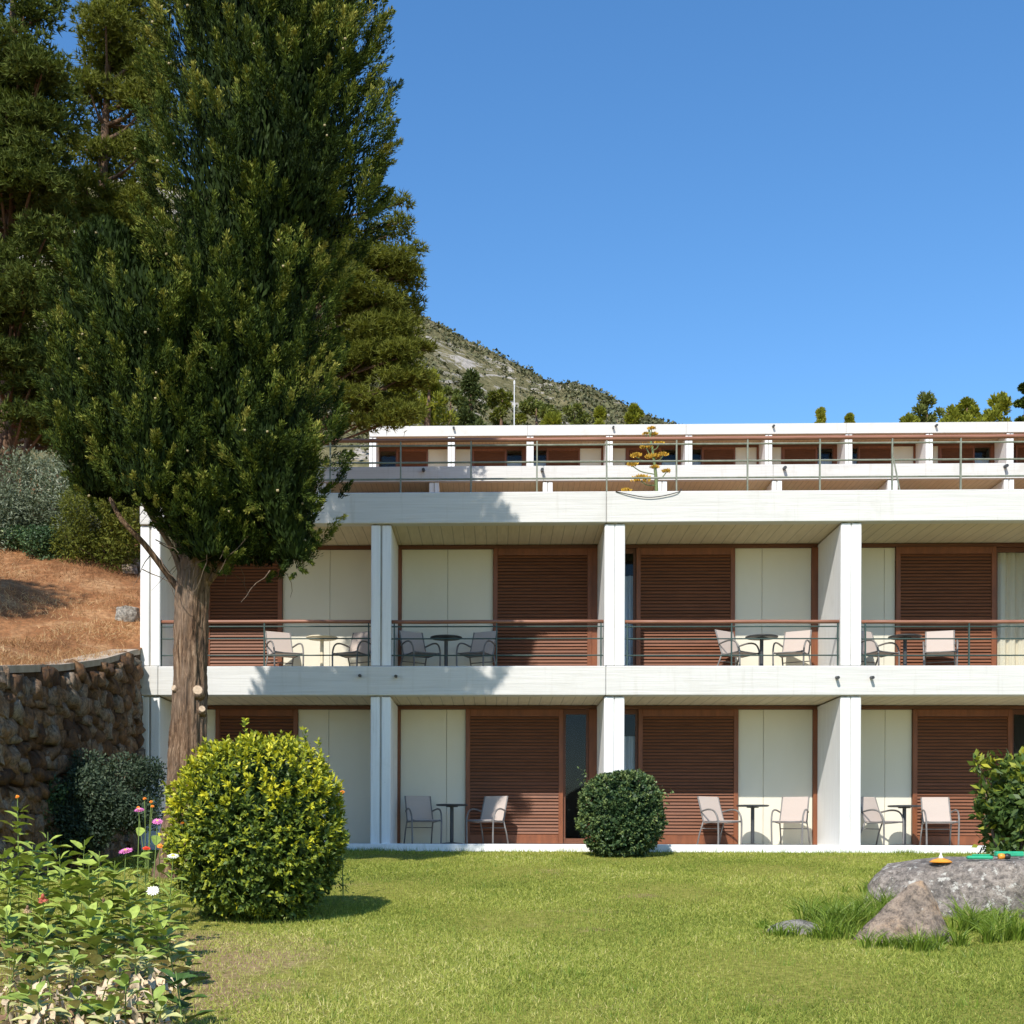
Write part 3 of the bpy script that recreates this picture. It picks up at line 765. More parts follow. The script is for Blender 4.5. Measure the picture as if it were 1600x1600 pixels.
def make_chair():
    t = thing('sling_armchair', 'x', 'chair', (0, 0, 0), 'sling armchairs on the balconies and terrace')
    obj('seat', sling([(-0.27, 0.435), (-0.24, 0.445), (-0.1, 0.425), (0.05, 0.412), (0.17, 0.415)], 0.48), 'chair_sling', t, world=False)
    obj('backrest', sling([(0.15, 0.44), (0.19, 0.55), (0.235, 0.68), (0.28, 0.80), (0.31, 0.885), (0.33, 0.895)], 0.48), 'chair_sling', t, world=False)
    for s in (-1, 1):
        obj('side_frame', MB().tube(curve_pts([(s * 0.275, -0.28, 0.0), (s * 0.28, -0.285, 0.25), (s * 0.285, -0.27, 0.48), (s * 0.29, -0.18, 0.61), (s * 0.285, -0.02, 0.645), (s * 0.265, 0.18, 0.615), (s * 0.25, 0.225, 0.60)]), 0.0165, 8).mesh('side_frame', True), 'chair_metal', t, world=False)
        obj('leg', MB().tube([(s * 0.25, 0.15, 0.43), (s * 0.26, 0.24, 0.22), (s * 0.265, 0.30, 0.0)], 0.0145, 8).mesh('leg', True), 'chair_metal', t, world=False)
        obj('back_post', MB().tube(curve_pts([(s * 0.25, -0.28, 0.43), (s * 0.25, 0.0, 0.41), (s * 0.25, 0.14, 0.425), (s * 0.245, 0.22, 0.62), (s * 0.245, 0.315, 0.89)]), 0.0145, 8).mesh('back_post', True), 'chair_metal', t, world=False)
    obj('stretcher', MB().tube([(-0.27, -0.275, 0.42), (0.27, -0.275, 0.42)], 0.0125, 6).mesh('stretcher', True), 'chair_metal', t, world=False)
    obj('stretcher', MB().tube([(-0.255, 0.2, 0.30), (0.255, 0.2, 0.30)], 0.01, 6).mesh('stretcher', True), 'chair_metal', t, world=False)
    return t
def make_table(top_mat, base_mat):
    t = thing('pedestal_table', 'x', 'table', (0, 0, 0), 'round pedestal tables between the armchairs')
    obj('table_top', MB().lathe([(0.0, 0.70), (0.27, 0.70), (0.295, 0.712), (0.295, 0.726), (0.285, 0.732), (0.0, 0.732)], n=32).mesh('table_top'), top_mat, t, world=False)
    obj('support', MB().lathe([(0.0, 0.675), (0.11, 0.68), (0.11, 0.699), (0.0, 0.6995)], n=16).mesh('support'), base_mat, t, world=False)
    obj('pedestal', MB().lathe([(0.034, 0.02), (0.034, 0.68)], n=14).mesh('pedestal', False), base_mat, t, world=False)
    obj('base', MB().lathe([(0.0, 0.0), (0.2, 0.0), (0.2, 0.012), (0.05, 0.03), (0.0, 0.03)], n=24).mesh('base'), base_mat, t, world=False)
    return t
chair0 = make_chair(); table0 = make_table('metal_dark', 'metal_dark'); table1 = make_table('table_cream', 'table_cream')
used = {}
def put(proto, x, y, z, rz, label):
    o = copy_tree(proto) if used.get(proto.name) else proto
    used[proto.name] = 1
    o.location = (x, y, z); o.rotation_euler = (0, 0, rz); o['label'] = label
    return o
UPZ, DNZ = FLOOR1 + 0.02, 0.0
UPL = [('balcony behind the cypress trunk', ('against the louvred shutter', 'against the cream panel')),
       ('balcony in the tree shade', ('in front of the cream panel', 'beside the louvred shutter')),
       ('balcony above the round bush', ('before the louvred shutter', 'before the cream panel')),
       ('balcony by the curtained window', ('before the cream panel', 'before the louvred shutter'))]
for i, (pa, pt, pb, ra, rb) in enumerate([(443, 503, 553, 30, -30), (655, 697, 746, 34, -28), (1152, 1190, 1239, 40, -30), (1369, 1414, 1469, 34, -18)]):
    bal, (la, lb) = UPL[i]
    Yc = 23.45
    put(chair0, PX(pa, Yc, 1020), Yc, UPZ, rad(ra), 'sling armchair %s, upper %s' % (la, bal))
    put(chair0, PX(pb, Yc, 1020), Yc, UPZ, rad(rb), 'sling armchair %s, upper %s' % (lb, bal))
    put(table1 if i == 0 else table0, PX(pt, Yc - 0.1, 1020), Yc - 0.1, UPZ, 0, ('cream' if i == 0 else 'dark') + ' round pedestal table on the upper ' + bal)
DNL = [('terrace with the dark open window', ('in front of the cream panel', 'before the louvred shutter')),
       ('terrace beside the round bush', ('before the louvred shutter', 'before the cream panel')),
       ('terrace behind the big boulder', ('before the cream panel', 'before the louvred shutter'))]
for i, (pa, pt, pb, ra, rb) in enumerate([(660, 706, 762, 20, -30), (1124, 1176, 1236, 32, -28), (1376, 1413, 1467, 36, -6)]):
    ter, (la, lb) = DNL[i]
    Yc = 23.45
    put(chair0, PX(pa, Yc, 1280), Yc, DNZ, rad(ra), 'sling armchair %s, ground-floor %s' % (la, ter))
    put(chair0, PX(pb, Yc, 1280), Yc, DNZ, rad(rb), 'sling armchair %s, ground-floor %s' % (lb, ter))
    put(table0, PX(pt, Yc, 1280), Yc, DNZ, 0, 'dark round pedestal table on the ground-floor ' + ter)

# ================================================================== CYPRESS
CY = 17.5
cyp = thing('cypress_tree', 'huge dark green cypress with bare lower trunk standing on the lawn before the hotel', 'tree', (PX(290, CY, 1370), CY, lawn_z(0, CY)))
def trunk_mesh(rows, Y, n=72, flute=0.045, seed=1, rings=110, lean=0.0):
    """rows: (px, py, width px) -> a fluted, lumpy trunk"""
    r = random.Random(seed); ph = [r.uniform(0, 6.28) for _ in range(8)]
    pys = np.linspace(rows[0][1], rows[-1][1], rings)
    rs = sorted(rows, key=lambda a: a[1])
    m = MB(); v = []; f = []
    for j, py in enumerate(pys):
        cx = np.interp(py, [a[1] for a in rs], [a[0] for a in rs]); wd = np.interp(py, [a[1] for a in rs], [a[2] for a in rs])
        c = P(cx, py, Y); R = wd / 2 * Y / F_PX
        for k in range(n):
            t = 2 * math.pi * k / n
            tw = t + 0.25 * math.sin(j * 0.02)
            rid = abs(math.sin(11 * tw + 1.3 * math.sin(j * 0.11 + 3 * t) + ph[3])) ** 0.6 + 0.6 * abs(math.sin(19 * tw + 1.6 * math.sin(j * 0.17 + 5 * t) + ph[4])) ** 0.6
            q = 0.76 + 0.13 * rid + flute * (math.sin(5 * tw * 1.0 + ph[0]) + 0.7 * math.sin(9 * tw + ph[1] + j * 0.05) + 0.5 * math.sin(3 * t + ph[2] + j * 0.13)) + 0.035 * math.sin(13 * t + j * 0.31) + r.uniform(-0.02, 0.02)
            v.append((c.x + R * q * math.cos(t), Y + R * q * math.sin(t), c.z))
    for j in range(rings - 1):
        for k in range(n):
            k2 = (k + 1) % n
            f.append((j * n + k, j * n + k2, (j + 1) * n + k2, (j + 1) * n + k))
    f.append(tuple(range(n))[::-1]); f.append(tuple((rings - 1) * n + k for k in range(n)))
    return m.add(v, f).mesh('trunk', True)
trunk = obj('trunk', trunk_mesh([(284, 1395, 125), (286, 1340, 84), (289, 1270, 66), (293, 1200, 62), (296, 1100, 57), (298, 1000, 54), (300, 930, 54), (305, 895, 56), (312, 860, 46), (318, 800, 32)], CY), 'cypress_bark', cyp)
br = random.Random(5)
def limb(ctrl, r0, r1, n=7):
    pts = curve_pts([P(a, b, CY + dy) for a, b, dy in ctrl], 5)
    rs = [r0 + (r1 - r0) * i / (len(pts) - 1) for i in range(len(pts))]
    return MB().tube(pts, rs, n).mesh('limb', True)
LIMBS = [([(285, 930, 0), (258, 893, -.1), (225, 850, -.3), (190, 812, -.5), (172, 778, -.5)], .05, .03),
         ([(300, 930, 0), (288, 870, .1), (262, 800, .2), (240, 720, .3), (215, 600, .4)], .09, .03),
         ([(290, 920, 0), (270, 860, -.1), (232, 800, -.3), (200, 745, -.3)], .05, .02),
         ([(300, 920, -.05), (297, 850, -.2), (282, 770, -.4), (265, 680, -.5)], .07, .03),
         ([(308, 930, 0), (322, 860, 0), (335, 760, .1), (345, 600, .1), (375, 300, 0), (410, 0, 0), (418, -300, 0)], .15, .02),
         ([(315, 920, 0), (345, 850, -.2), (372, 780, -.4), (395, 690, -.6)], .08, .03),
         ([(315, 915, 0), (330, 850, .3), (360, 760, .5), (380, 650, .6)], .08, .03),
         ([(322, 915, 0), (362, 868, -.3), (410, 838, -.5), (455, 835, -.7), (474, 880, -.8)], .045, .012),
         ([(310, 905, -.1), (312, 840, -.4), (320, 770, -.7), (330, 690, -.8)], .06, .02),
         ([(300, 905, -.1), (302, 840, -.4), (300, 760, -.7), (297, 690, -.9)], .05, .02)]
for c, a, b in LIMBS: obj('limb', limb(c, a, b), 'cypress_bark', cyp)
# pale cut branch stubs
for (px, py, r, L) in ((316, 1082, .075, .03), (322, 1112, .05, .07), (275, 1078, .045, .03), (272, 1208, .035, .02)):
    c = P(px, py, CY); s = -1 if px < 290 else (0.55 if px < 330 else 1)
    d = Vector((s * 0.5, -0.8, 0.25)).normalized()
    cen = Vector((PX(297, CY, py), CY, c.z)); dirc = Vector((c.x - cen.x, -math.sqrt(max(0.02, 0.27 ** 2 - (c.x - cen.x) ** 2)), 0)); b = cen + dirc * 0.85
    st = obj('branch_stub', MB().tube([b - d * 0.08, b + d * L * 0.3, b + d * L], [r * 1.7, r * 1.25, r], 10).mesh('branch_stub', True), 'cypress_bark', cyp)
    obj('cut_face', MB().tube([b + d * (L - 0.004), b + d * (L + 0.006)], [r * 0.93, r * 0.88], 10).mesh('cut_face'), 'cut_wood', st)
# thin dead twigs hanging inside
tw = MB()
for k in range(46):
    a = P(br.uniform(215, 440), br.uniform(760, 900), CY + br.uniform(-.8, .6))
    p = [a]; d = Vector((br.uniform(-1, 1), br.uniform(-.5, .5), br.uniform(-1.2, .5))).normalized()
    for _ in range(5):
        d = (d + Vector((br.uniform(-1, 1), br.uniform(-1, 1), br.uniform(-1, .6))) * 0.45).normalized(); p.append(p[-1] + d * 0.13)
    tw.tube(p, [.008, .007, .006, .005, .004, .003], 4, False)
obj('dead_twigs', tw.mesh('dead_twigs'), 'twig', cyp, kind='stuff')

LOBES = [  # rows: py, centre px, radius px
    [(905, 400, 30), (868, 390, 100), (810, 375, 150), (700, 365, 180), (600, 372, 176), (500, 372, 168), (400, 385, 155), (330, 415, 195), (250, 420, 204), (150, 420, 194), (50, 414, 187), (-60, 412, 180), (-180, 414, 155), (-300, 418, 112), (-430, 424, 55), (-500, 426, 10)],
    [(815, 182, 20), (770, 175, 66), (720, 178, 104), (650, 182, 120), (580, 186, 124), (500, 192, 112), (440, 190, 96), (395, 180, 62), (370, 172, 15)],
    [(925, 478, 8), (895, 476, 24), (860, 468, 36), (820, 448, 62), (770, 440, 85), (720, 430, 90)],
    [(918, 352, 8), (890, 350, 40), (850, 345, 72), (800, 340, 90), (750, 340, 80)],
    [(842, 285, 22), (800, 275, 70), (700, 262, 95), (600, 262, 100), (500, 262, 95)]]
LOBE_DY = [0, -0.25, -0.75, -0.55, -0.85]
def cypress_leaves():
    pos = []; ax = []; nr = []; tn = []; LL = []
    for li, (rows, dy) in enumerate(zip(LOBES, LOBE_DY)):
        rows = sorted(rows)
        py = np.array([r[0] for r in rows], float); cx = np.array([r[1] for r in rows], float); rr = np.array([r[2] for r in rows], float)
        dens = np.interp(np.linspace(py[0], py[-1], 400), py, rr); cum = np.cumsum(dens); cum /= cum[-1]
        area = np.trapz(rr, py) * 2 * math.pi
        npl = int(area / 620)
        yy = np.interp(RNG.random(npl), cum, np.linspace(py[0], py[-1], 400))
        th = RNG.uniform(0, 2 * math.pi, npl)
        back = (np.sin(th) > 0.35) & (RNG.random(npl) < 0.55)      # fewer plumes on the far side
        yy, th = yy[~back], th[~back]; npl = len(yy)
        C = np.interp(yy, py, cx); R = np.interp(yy, py, rr) * CY / F_PX
        cen = np.array([tuple(P(a, b, CY)) for a, b in zip(C, yy)]); cen[:, 1] += dy
        out = np.stack([np.cos(th), np.sin(th), np.zeros(npl)], 1)
        # boughs: plumes gather on bulging tufts with deep hollows between them
        p0 = cen + out * R[:, None]
        pick = []
        for q in RNG.permutation(npl):
            if all((p0[q, 0] - c[0]) ** 2 + (p0[q, 1] - c[1]) ** 2 + (0.72 * (p0[q, 2] - c[2])) ** 2 > 0.40 ** 2 for c in pick): pick.append(p0[q])
            if len(pick) > 420: break
        pick = np.array(pick)
        dd2 = ((p0[:, None, :] - pick[None]) ** 2 * np.array([1, 1, 0.5])).sum(-1)
        near = dd2.argmin(1); dist = np.sqrt(dd2.min(1))
        bulge = np.sqrt(np.clip(1 - (dist / 0.40) ** 2, 0, 1))
        lump = bulge - 0.5
        bt = RNG.normal(size=len(pick)) * 0.13; bo_ = RNG.uniform(-0.14, 0.10, len(pick))
        inn = np.where(RNG.random(npl) < 0.12, RNG.uniform(0.55, 0.85, npl), 1.0)
        sc_ = np.clip(R / 1.2, 0.3, 1.0)
        rt = inn * np.maximum(R * 0.4, R * 1.02 - sc_ * (0.62 * (1 - bulge) - bo_[near]) - 0.1 * sc_ + RNG.normal(size=npl) * 0.03)
        base = cen + out * rt[:, None]
        droop = np.where((li == 2) & (yy > 800), -0.9, 1.0)
        d = unit(out * RNG.uniform(0.4, 1.1, npl)[:, None] + np.stack([np.zeros(npl), np.zeros(npl), droop], 1) * RNG.uniform(0.6, 1.1, npl)[:, None] + RNG.normal(size=(npl, 3)) * 0.22)
        ln = RNG.uniform(0.28, 0.52, npl) * np.clip(R / 0.9, 0.35, 1.0); wd = ln * RNG.uniform(0.22, 0.36, npl)
        base = base - d * ln[:, None] * 0.5
        k = 190
        u = RNG.random((npl, k)) ** 0.8
        prof = np.sin(np.clip(u * 1.0, 0, 1) ** 0.7 * math.pi * 0.93 + 0.12)
        offs = rdir(npl * k).reshape(npl, k, 3)
        offs -= (offs * d[:, None, :]).sum(-1, keepdims=True) * d[:, None, :]
        offs = unit(offs)
        lob = 0.55 + 0.45 * np.sin(offs[..., 0] * 5 + offs[..., 1] * 4 + u * 14 + RNG.uniform(0, 6, npl)[:, None])
        rad_ = wd[:, None] * prof * RNG.uniform(0.4, 1.0, (npl, k)) * lob
        p = base[:, None, :] + d[:, None, :] * (u * ln[:, None])[..., None] + offs * rad_[..., None]
        a = unit(d[:, None, :] * 1.0 + offs * RNG.uniform(0.2, 0.8, (npl, k))[..., None] + RNG.normal(size=(npl, k, 3)) * 0.28)
        nn = unit(offs + RNG.normal(size=(npl, k, 3)) * 0.5)
        t = (RNG.normal(size=npl) * 0.12 + 0.46 + bt[near])[:, None] + (u - 0.5) * 0.42 + RNG.normal(size=(npl, k)) * 0.1  # plume tips tinted lighter, bases darker, to paint sunlit tufts and shaded hollows
        pos.append(p.reshape(-1, 3)); ax.append(a.reshape(-1, 3)); nr.append(nn.reshape(-1, 3)); tn.append(t.ravel())
        LL.append((RNG.uniform(0.033, 0.076, (npl, k)) * (0.7 + 0.3 * np.clip(R, 0, 1))[:, None]).ravel())
    # coarser foliage deep inside the crown, tinted dark to stand for inner shade
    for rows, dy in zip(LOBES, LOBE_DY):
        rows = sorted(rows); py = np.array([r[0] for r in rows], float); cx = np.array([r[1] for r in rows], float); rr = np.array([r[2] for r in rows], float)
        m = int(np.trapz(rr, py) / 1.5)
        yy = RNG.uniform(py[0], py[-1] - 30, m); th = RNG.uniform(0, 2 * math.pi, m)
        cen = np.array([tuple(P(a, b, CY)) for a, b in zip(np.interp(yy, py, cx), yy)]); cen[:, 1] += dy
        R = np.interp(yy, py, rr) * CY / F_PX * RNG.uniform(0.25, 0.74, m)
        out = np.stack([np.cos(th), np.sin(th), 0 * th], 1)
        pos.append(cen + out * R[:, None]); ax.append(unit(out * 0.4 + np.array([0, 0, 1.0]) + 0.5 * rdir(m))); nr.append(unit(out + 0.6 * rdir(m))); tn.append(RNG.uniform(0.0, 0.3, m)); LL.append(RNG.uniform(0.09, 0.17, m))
    pos, ax, nr, tn, LL = map(np.concatenate, (pos, ax, nr, tn, LL))
    print('cypress leaves', len(pos))
    return leaf_mesh('foliage', pos, ax, nr, LL, LL * 0.27, tn)
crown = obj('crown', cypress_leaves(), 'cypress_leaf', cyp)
# small round cones
cm = MB(); ico = rock_mesh('c', 99, amp=0.05)
civ = [v.co.copy() for v in ico.vertices]; cif = [tuple(p.vertices) for p in ico.polygons]
vs_ = crown.data.vertices
for k in range(130):
    v = vs_[int(RNG.integers(len(vs_)))].co + crown.location + wloc(cyp)
    if v.y > CY - 0.2: continue
    s = RNG.uniform(0.022, 0.034)
    cm.add([Vector((v.x, v.y - 0.06, v.z)) + c * s for c in civ], cif)
flat('cone', (0.32, 0.26, 0.14), 0.8, 0.2, 0.3)
obj('cones', cm.mesh('cones', True), 'cone', cyp, kind='stuff')

# ================================================================== OTHER TREES
def needles(name, cents, dirs, per, L, W, tint, spread=0.9):
    n = len(cents)
    d = unit(np.repeat(dirs, per, 0) * 0.9 + rdir(n * per) * spread)
    p = np.repeat(cents, per, 0)
    return leaf_arrays(p, d, rdir(n * per), RNG.uniform(0.6, 1.1, n * per) * L, W, np.repeat(tint, per) + RNG.normal(size=n * per) * 0.1, shape='blade')
def join_arrays(name, parts):
    V = []; F = []; T = []; o = 0
    for v, f, t in parts: V.append(v); F.append(f + o); T.append(t); o += len(v)
    return arr_mesh(name, np.concatenate(V), np.concatenate(F), np.clip(np.concatenate(T), 0, 1))
def pine(label, Y, trunk_px, ground, clumps, mat, tufts=46, L=0.16, W=0.02, per=11, tr=0.2, group='pines on the hillside', cat='tree', name='pine_tree', top=None, bark='pine_bark', rscale=1.0):
    """clumps: (px, py, r px, dY) foliage masses; limbs run from the trunk to each"""
    g = Vector((PX(trunk_px[0][0], Y, 700), Y, ground))
    t = thing(name, label, cat, g, group)
    pts = [Vector((g.x, Y, ground - 0.3))] + [P(a, b, Y) for a, b in trunk_px]
    cp = curve_pts(pts, 6)
    tm = obj('trunk', MB().tube(cp, [tr * (1 - 0.8 * i / (len(cp) - 1)) for i in range(len(cp))], 10).mesh('trunk', True), bark, t)
    arrs = []
    lim = MB()
    for (px, py, r, dy) in clumps:
        c = P(px, py, Y + dy); R = r * Y / F_PX * rscale
        zt = c.z - R * 0.8
        at = min(cp, key=lambda q: abs(q.z - zt))
        lim.tube(curve_pts([at, at.lerp(c, 0.5) + Vector((0, 0, -0.15 * R)), c + Vector((0, 0, 0.1 * R))], 4), [0.05 * R ** 0.5 + 0.02] * 4 + [0.035] * 4 + [0.02], 5, False)
        n = max(8, int(tufts * (R / 0.8) ** 2))
        d = rdir(n); d[:, 2] = np.where(d[:, 2] < -0.25, -d[:, 2], d[:, 2])
        rr = RNG.random(n) ** 0.42
        lump = 1 + 0.35 * smooth_noise(d * 3 + np.array(c)[None], 1.2, int(abs(px) + abs(py)))
        cents = np.array(c)[None] + d * (rr * R * lump)[:, None] * np.array([1.1, 1.0, 0.72])
        arrs.append(needles('', cents, unit(d + np.array([0, 0, 0.5])), per, L, W, np.clip(0.35 + 0.3 * RNG.random(n) + 0.15 * (rr - 0.5), 0, 1)))
    obj('limbs', lim.mesh('limbs', True), bark, t, kind='stuff')
    obj('crown', join_arrays('crown', arrs), mat, t)
    return t
def cl(n, x0, x1, y0, y1, r0, r1, dy0, dy1, seed):
    r = random.Random(seed)
    return [(r.uniform(x0, x1), r.uniform(y0, y1), r.uniform(r0, r1), r.uniform(dy0, dy1)) for _ in range(n)]
# pine behind the cypress, boughs reaching over the upper blocks
pc = cl(16, 520, 632, 372, 450, 32, 42, -1.2, 1, 1) + cl(20, 510, 625, 460, 570, 34, 46, -1.5, 1, 2) + cl(20, 510, 640, 550, 655, 30, 42, -1.8, 1, 3) + \
     [(648, 395, 20, 0), (640, 430, 26, -.5), (655, 545, 22, -1), (668, 548, 15, -1), (625, 350, 20, 0), (628, 320, 18, 0), (600, 665, 26, -1.5), (560, 668, 28, -1.5), (640, 600, 34, -1)] + \
     cl(16, 350, 520, 250, 640, 40, 60, -1.5, 2, 4)
pine('tall pine behind the cypress with dark boughs reaching over the upper blocks', 41, [(455, 800), (458, 600), (470, 400), (500, 250)], hill_z(-6.5, 41), pc, 'pine_leaf', 270, 0.23, 0.042, 6, 0.24)
# left-hand pines
pa = cl(16, 5, 95, 330, 700, 44, 56, -2.4, 1, 13) + cl(14, 0, 80, 100, 330, 44, 56, -2.4, 1, 14) + cl(34, -90, 70, -40, 360, 46, 64, -2.4, 2, 11) + cl(30, -90, 75, 330, 690, 42, 60, -2.4, 2, 12) + [(55, 30, 36, 0), (85, 12, 24, 0), (20, 110, 40, 0), (60, 180, 38, 0), (75, 250, 36, 0)]
pine('dark dense pine at the foot of the dry slope, ivy-green crown', 33.5, [(12, 700), (14, 500), (15, 300), (20, 50), (25, -150)], hill_z(-12.5, 33.5), pa, 'dark_pine_leaf', 220, 0.22, 0.052, 6, 0.26)
pb = cl(15, 155, 240, -50, 150, 36, 50, -1.8, 2, 21) + cl(18, 118, 240, 120, 340, 34, 48, -1.8, 2, 22) + cl(18, 100, 240, 300, 420, 34, 46, -1.8, 2, 23) + cl(22, 40, 220, 420, 690, 40, 54, -1, 2, 24) + [(150, 60, 28, 0), (160, 30, 30, 0), (130, 130, 24, 0)]
pine('yellow-green pine with a bare brown trunk section beside the cypress', 37, [(150, 700), (155, 500), (162, 250), (170, 100), (180, -150)], hill_z(-11.7, 37), pb, 'pine_leaf', 270, 0.23, 0.042, 6, 0.24)
pd = cl(16, -80, 110, 640, 700, 34, 46, 1, 3, 31) + cl(10, -60, 60, 560, 640, 34, 46, 1, 3, 32)
pine('low pine boughs behind the olive at the top of the dry slope', 38, [(40, 740), (45, 660), (50, 580)], hill_z(-14, 38), pd, 'pine_leaf', 250, 0.23, 0.046, 5, 0.16)
# trees between the upper blocks and the mountain
def far_tree(label, px, py_top, wpx, Y, mat, seed, kind='pine', group='trees behind the topmost block', n=4200, ls=0.32):
    r = random.Random(seed)
    top = P(px, py_top, Y); gz = hill_z(top.x, Y)
    H = top.z - gz; Rm = wpx / 2 * Y / F_PX * (1.7 if kind == 'pine' else 1.25)
    t = thing('pine_tree' if kind == 'pine' else 'conifer_tree' if kind == 'cone' else 'leafy_tree', label, 'tree', (top.x, Y, gz), group)
    obj('trunk', MB().tube([(top.x, Y, gz - 0.3), (top.x + r.uniform(-.3, .3), Y, gz + H * 0.5), (top.x, Y, gz + H * 0.93)], [Rm * 0.12 + 0.08, Rm * 0.08 + 0.05, 0.03], 7).mesh('trunk', True), 'pine_bark', t)
    C = []; D = []
    nc = 30 if kind != 'cone' else 60
    for k in range(nc):
        h = r.random() ** 0.75
        if kind == 'cone': prof = (1 - h) * 1.0 + 0.05
        elif kind == 'pine': prof = (1.05 - h) ** 0.75 * (0.75 + 0.5 * r.random())
        else: prof = math.sin(math.pi * (0.12 + 0.8 * h)) ** 0.6
        a = r.uniform(0, 6.28); q = Rm * prof * r.uniform(0.35, 1.0)
        c = Vector((top.x + q * math.cos(a), Y + q * math.sin(a), gz + H * (0.25 + 0.75 * h) - Rm * 0.12))
        cr = Rm * r.uniform(0.16, 0.30) * (1.1 - 0.6 * h)
        m = n // nc
        d = rdir(m)
        C.append(np.array(c)[None] + d * (RNG.random(m) ** 0.5 * cr)[:, None] * np.array([1, 1, 1.25 if kind == 'pine' else 0.7])); D.append(unit(d + np.array([0, 0, 0.9 if kind == 'pine' else 0.1])))
    C = np.concatenate(C); D = np.concatenate(D)
    ti = 0.45 + 0.3 * smooth_noise(C, 1.5, seed) + RNG.normal(size=len(C)) * 0.15
    obj('crown', leaf_mesh('crown', C, unit(D + 0.5 * rdir(len(C))), rdir(len(C)), ls, ls * 0.42, ti), mat, t)
FT = [('tall yellow-green pine left of the dark conifer, behind the topmost block', 672, 575, 78, 88, 'pine_leaf_yellow', 1, 'pine'),
      ('second yellow-green pine crowding the pine boughs behind the roof end', 628, 590, 70, 92, 'pine_leaf_yellow', 2, 'pine'),
      ('dark blue-green conifer with layered boughs behind the topmost block', 737, 578, 84, 90, 'fir_leaf', 3, 'cone'),
      ('dull green bushy tree beside the dark conifer and the mast', 785, 612, 70, 94, 'pine_leaf', 4, 'bush'),
      ('olive-green rounded tree right of the mast under the mountain', 838, 626, 80, 96, 'far_green', 5, 'bush'),
      ('low yellowish pine crown at the mast foot', 862, 648, 60, 86, 'pine_leaf_yellow', 6, 'pine'),
      ('small dark bushy crown under the mountain scree', 898, 634, 60, 100, 'far_green', 7, 'bush'),
      ('small yellow pine top above the parapet, left of the agave', 938, 640, 42, 86, 'pine_leaf_yellow', 8, 'pine'),
      ('pointed yellow-green pine top just beside the agave flower', 992, 630, 36, 86, 'pine_leaf_yellow', 9, 'pine'),
      ('lone small pine tip against the open sky', 1281, 638, 16, 86, 'pine_leaf_yellow', 10, 'pine'),
      ('tiny low pine tip beside the lone tip', 1327, 651, 14, 86, 'pine_leaf_yellow', 11, 'pine'),
      ('grey-green pine, first of the treetop row above the parapet', 1448, 617, 62, 90, 'far_green', 12, 'pine'),
      ('low yellow pine in front of the grey-green treetop', 1418, 644, 44, 84, 'pine_leaf_yellow', 13, 'pine'),
      ('bright pine in the middle of the treetop row', 1512, 618, 52, 88, 'pine_leaf_yellow', 14, 'pine'),
      ('broad yellow-green pine above the roof vent', 1560, 616, 62, 90, 'pine_leaf_yellow', 15, 'pine'),
      ('low yellow-green pine filling the gap in the treetop row', 1482, 634, 50, 86, 'pine_leaf_yellow', 16, 'pine'),
      ('narrow dark cypress at the end of the treetop row', 1601, 600, 22, 88, 'cypress_leaf', 17, 'bush'),
      ('faint low pine between the dark conifer and the first pine', 705, 606, 60, 95, 'far_green', 18, 'bush')]
for a in FT: far_tree(*a)
# olive and shrubs on top of the slope
def leaf_cloud(blobs, n, L, W, tint, up=0.3, shell=0.5, droop=0.0):
    """blobs: (centre, (rx, ry, rz)) ; leaves spread through an uneven volume"""
    wgt = np.array([b[1][0] * b[1][2] for b in blobs]); wgt = wgt / wgt.sum(); P_, A_, N_ = [], [], []
    for (c, r), q in zip(blobs, wgt):
        m = max(10, int(n * q)); d = rdir(m); c = np.array(c)
        lump = 1 + 0.22 * smooth_noise(d * 2.2 + c[None], 2.0, 3)
        rr = RNG.random(m) ** shell * lump
        P_.append(c[None] + d * rr[:, None] * np.array(r)[None])
        N_.append(unit(d + np.array([0, 0, up]) + 0.55 * rdir(m))); A_.append(unit(rdir(m) + 0.5 * d + np.array([0, 0, 0.25 - droop])))
    p = np.concatenate(P_); n_ = len(p)
    return leaf_mesh('foliage', p, np.concatenate(A_), np.concatenate(N_), RNG.uniform(0.7, 1.2, n_) * L, RNG.uniform(0.8, 1.2, n_) * W, tint(p))
def shrub(name, label, Y, blobs_px, mat, n, L, W, ground, stem_px, tint=None, cat='shrub', group=None, shell=0.35, nstem=5):
    g = Vector((PX(stem_px, Y, 1200), Y, ground)); t = thing(name, label, cat, g, group)
    bl = []
    for (px, py, rx, ry, dy) in blobs_px:
        c = P(px, py, Y + dy); s = Y / F_PX
        bl.append((c, (rx * s, rx * s * 0.9, ry * s)))
    tint = tint or (lambda p: 0.45 + 0.25 * smooth_noise(p, 3.0, 8) + RNG.normal(size=len(p)) * 0.16)
    m = MB(); r = random.Random(n)
    for k in range(nstem):
        b = bl[r.randrange(len(bl))]
        m.tube(curve_pts([g + Vector((r.uniform(-.08, .08), r.uniform(-.05, .05), -0.1)), g.lerp(b[0], 0.5) + Vector((r.uniform(-.1, .1), 0, 0)), b[0]], 4), [.03] * 4 + [.02] * 4 + [.01], 5, False)
    obj('stems', m.mesh('stems', True), 'twig', t, kind='stuff')
    obj('foliage', leaf_cloud(bl, n, L, W, tint, shell=shell), mat, t)
    return t
def cloud_px(x0, x1, y0, y1, n, r0, r1, seed, dy=1.0):
    r = random.Random(seed); return [(r.uniform(x0, x1), r.uniform(y0, y1), q := r.uniform(r0, r1), q * r.uniform(0.7, 1), r.uniform(-dy, dy)) for _ in range(n)]
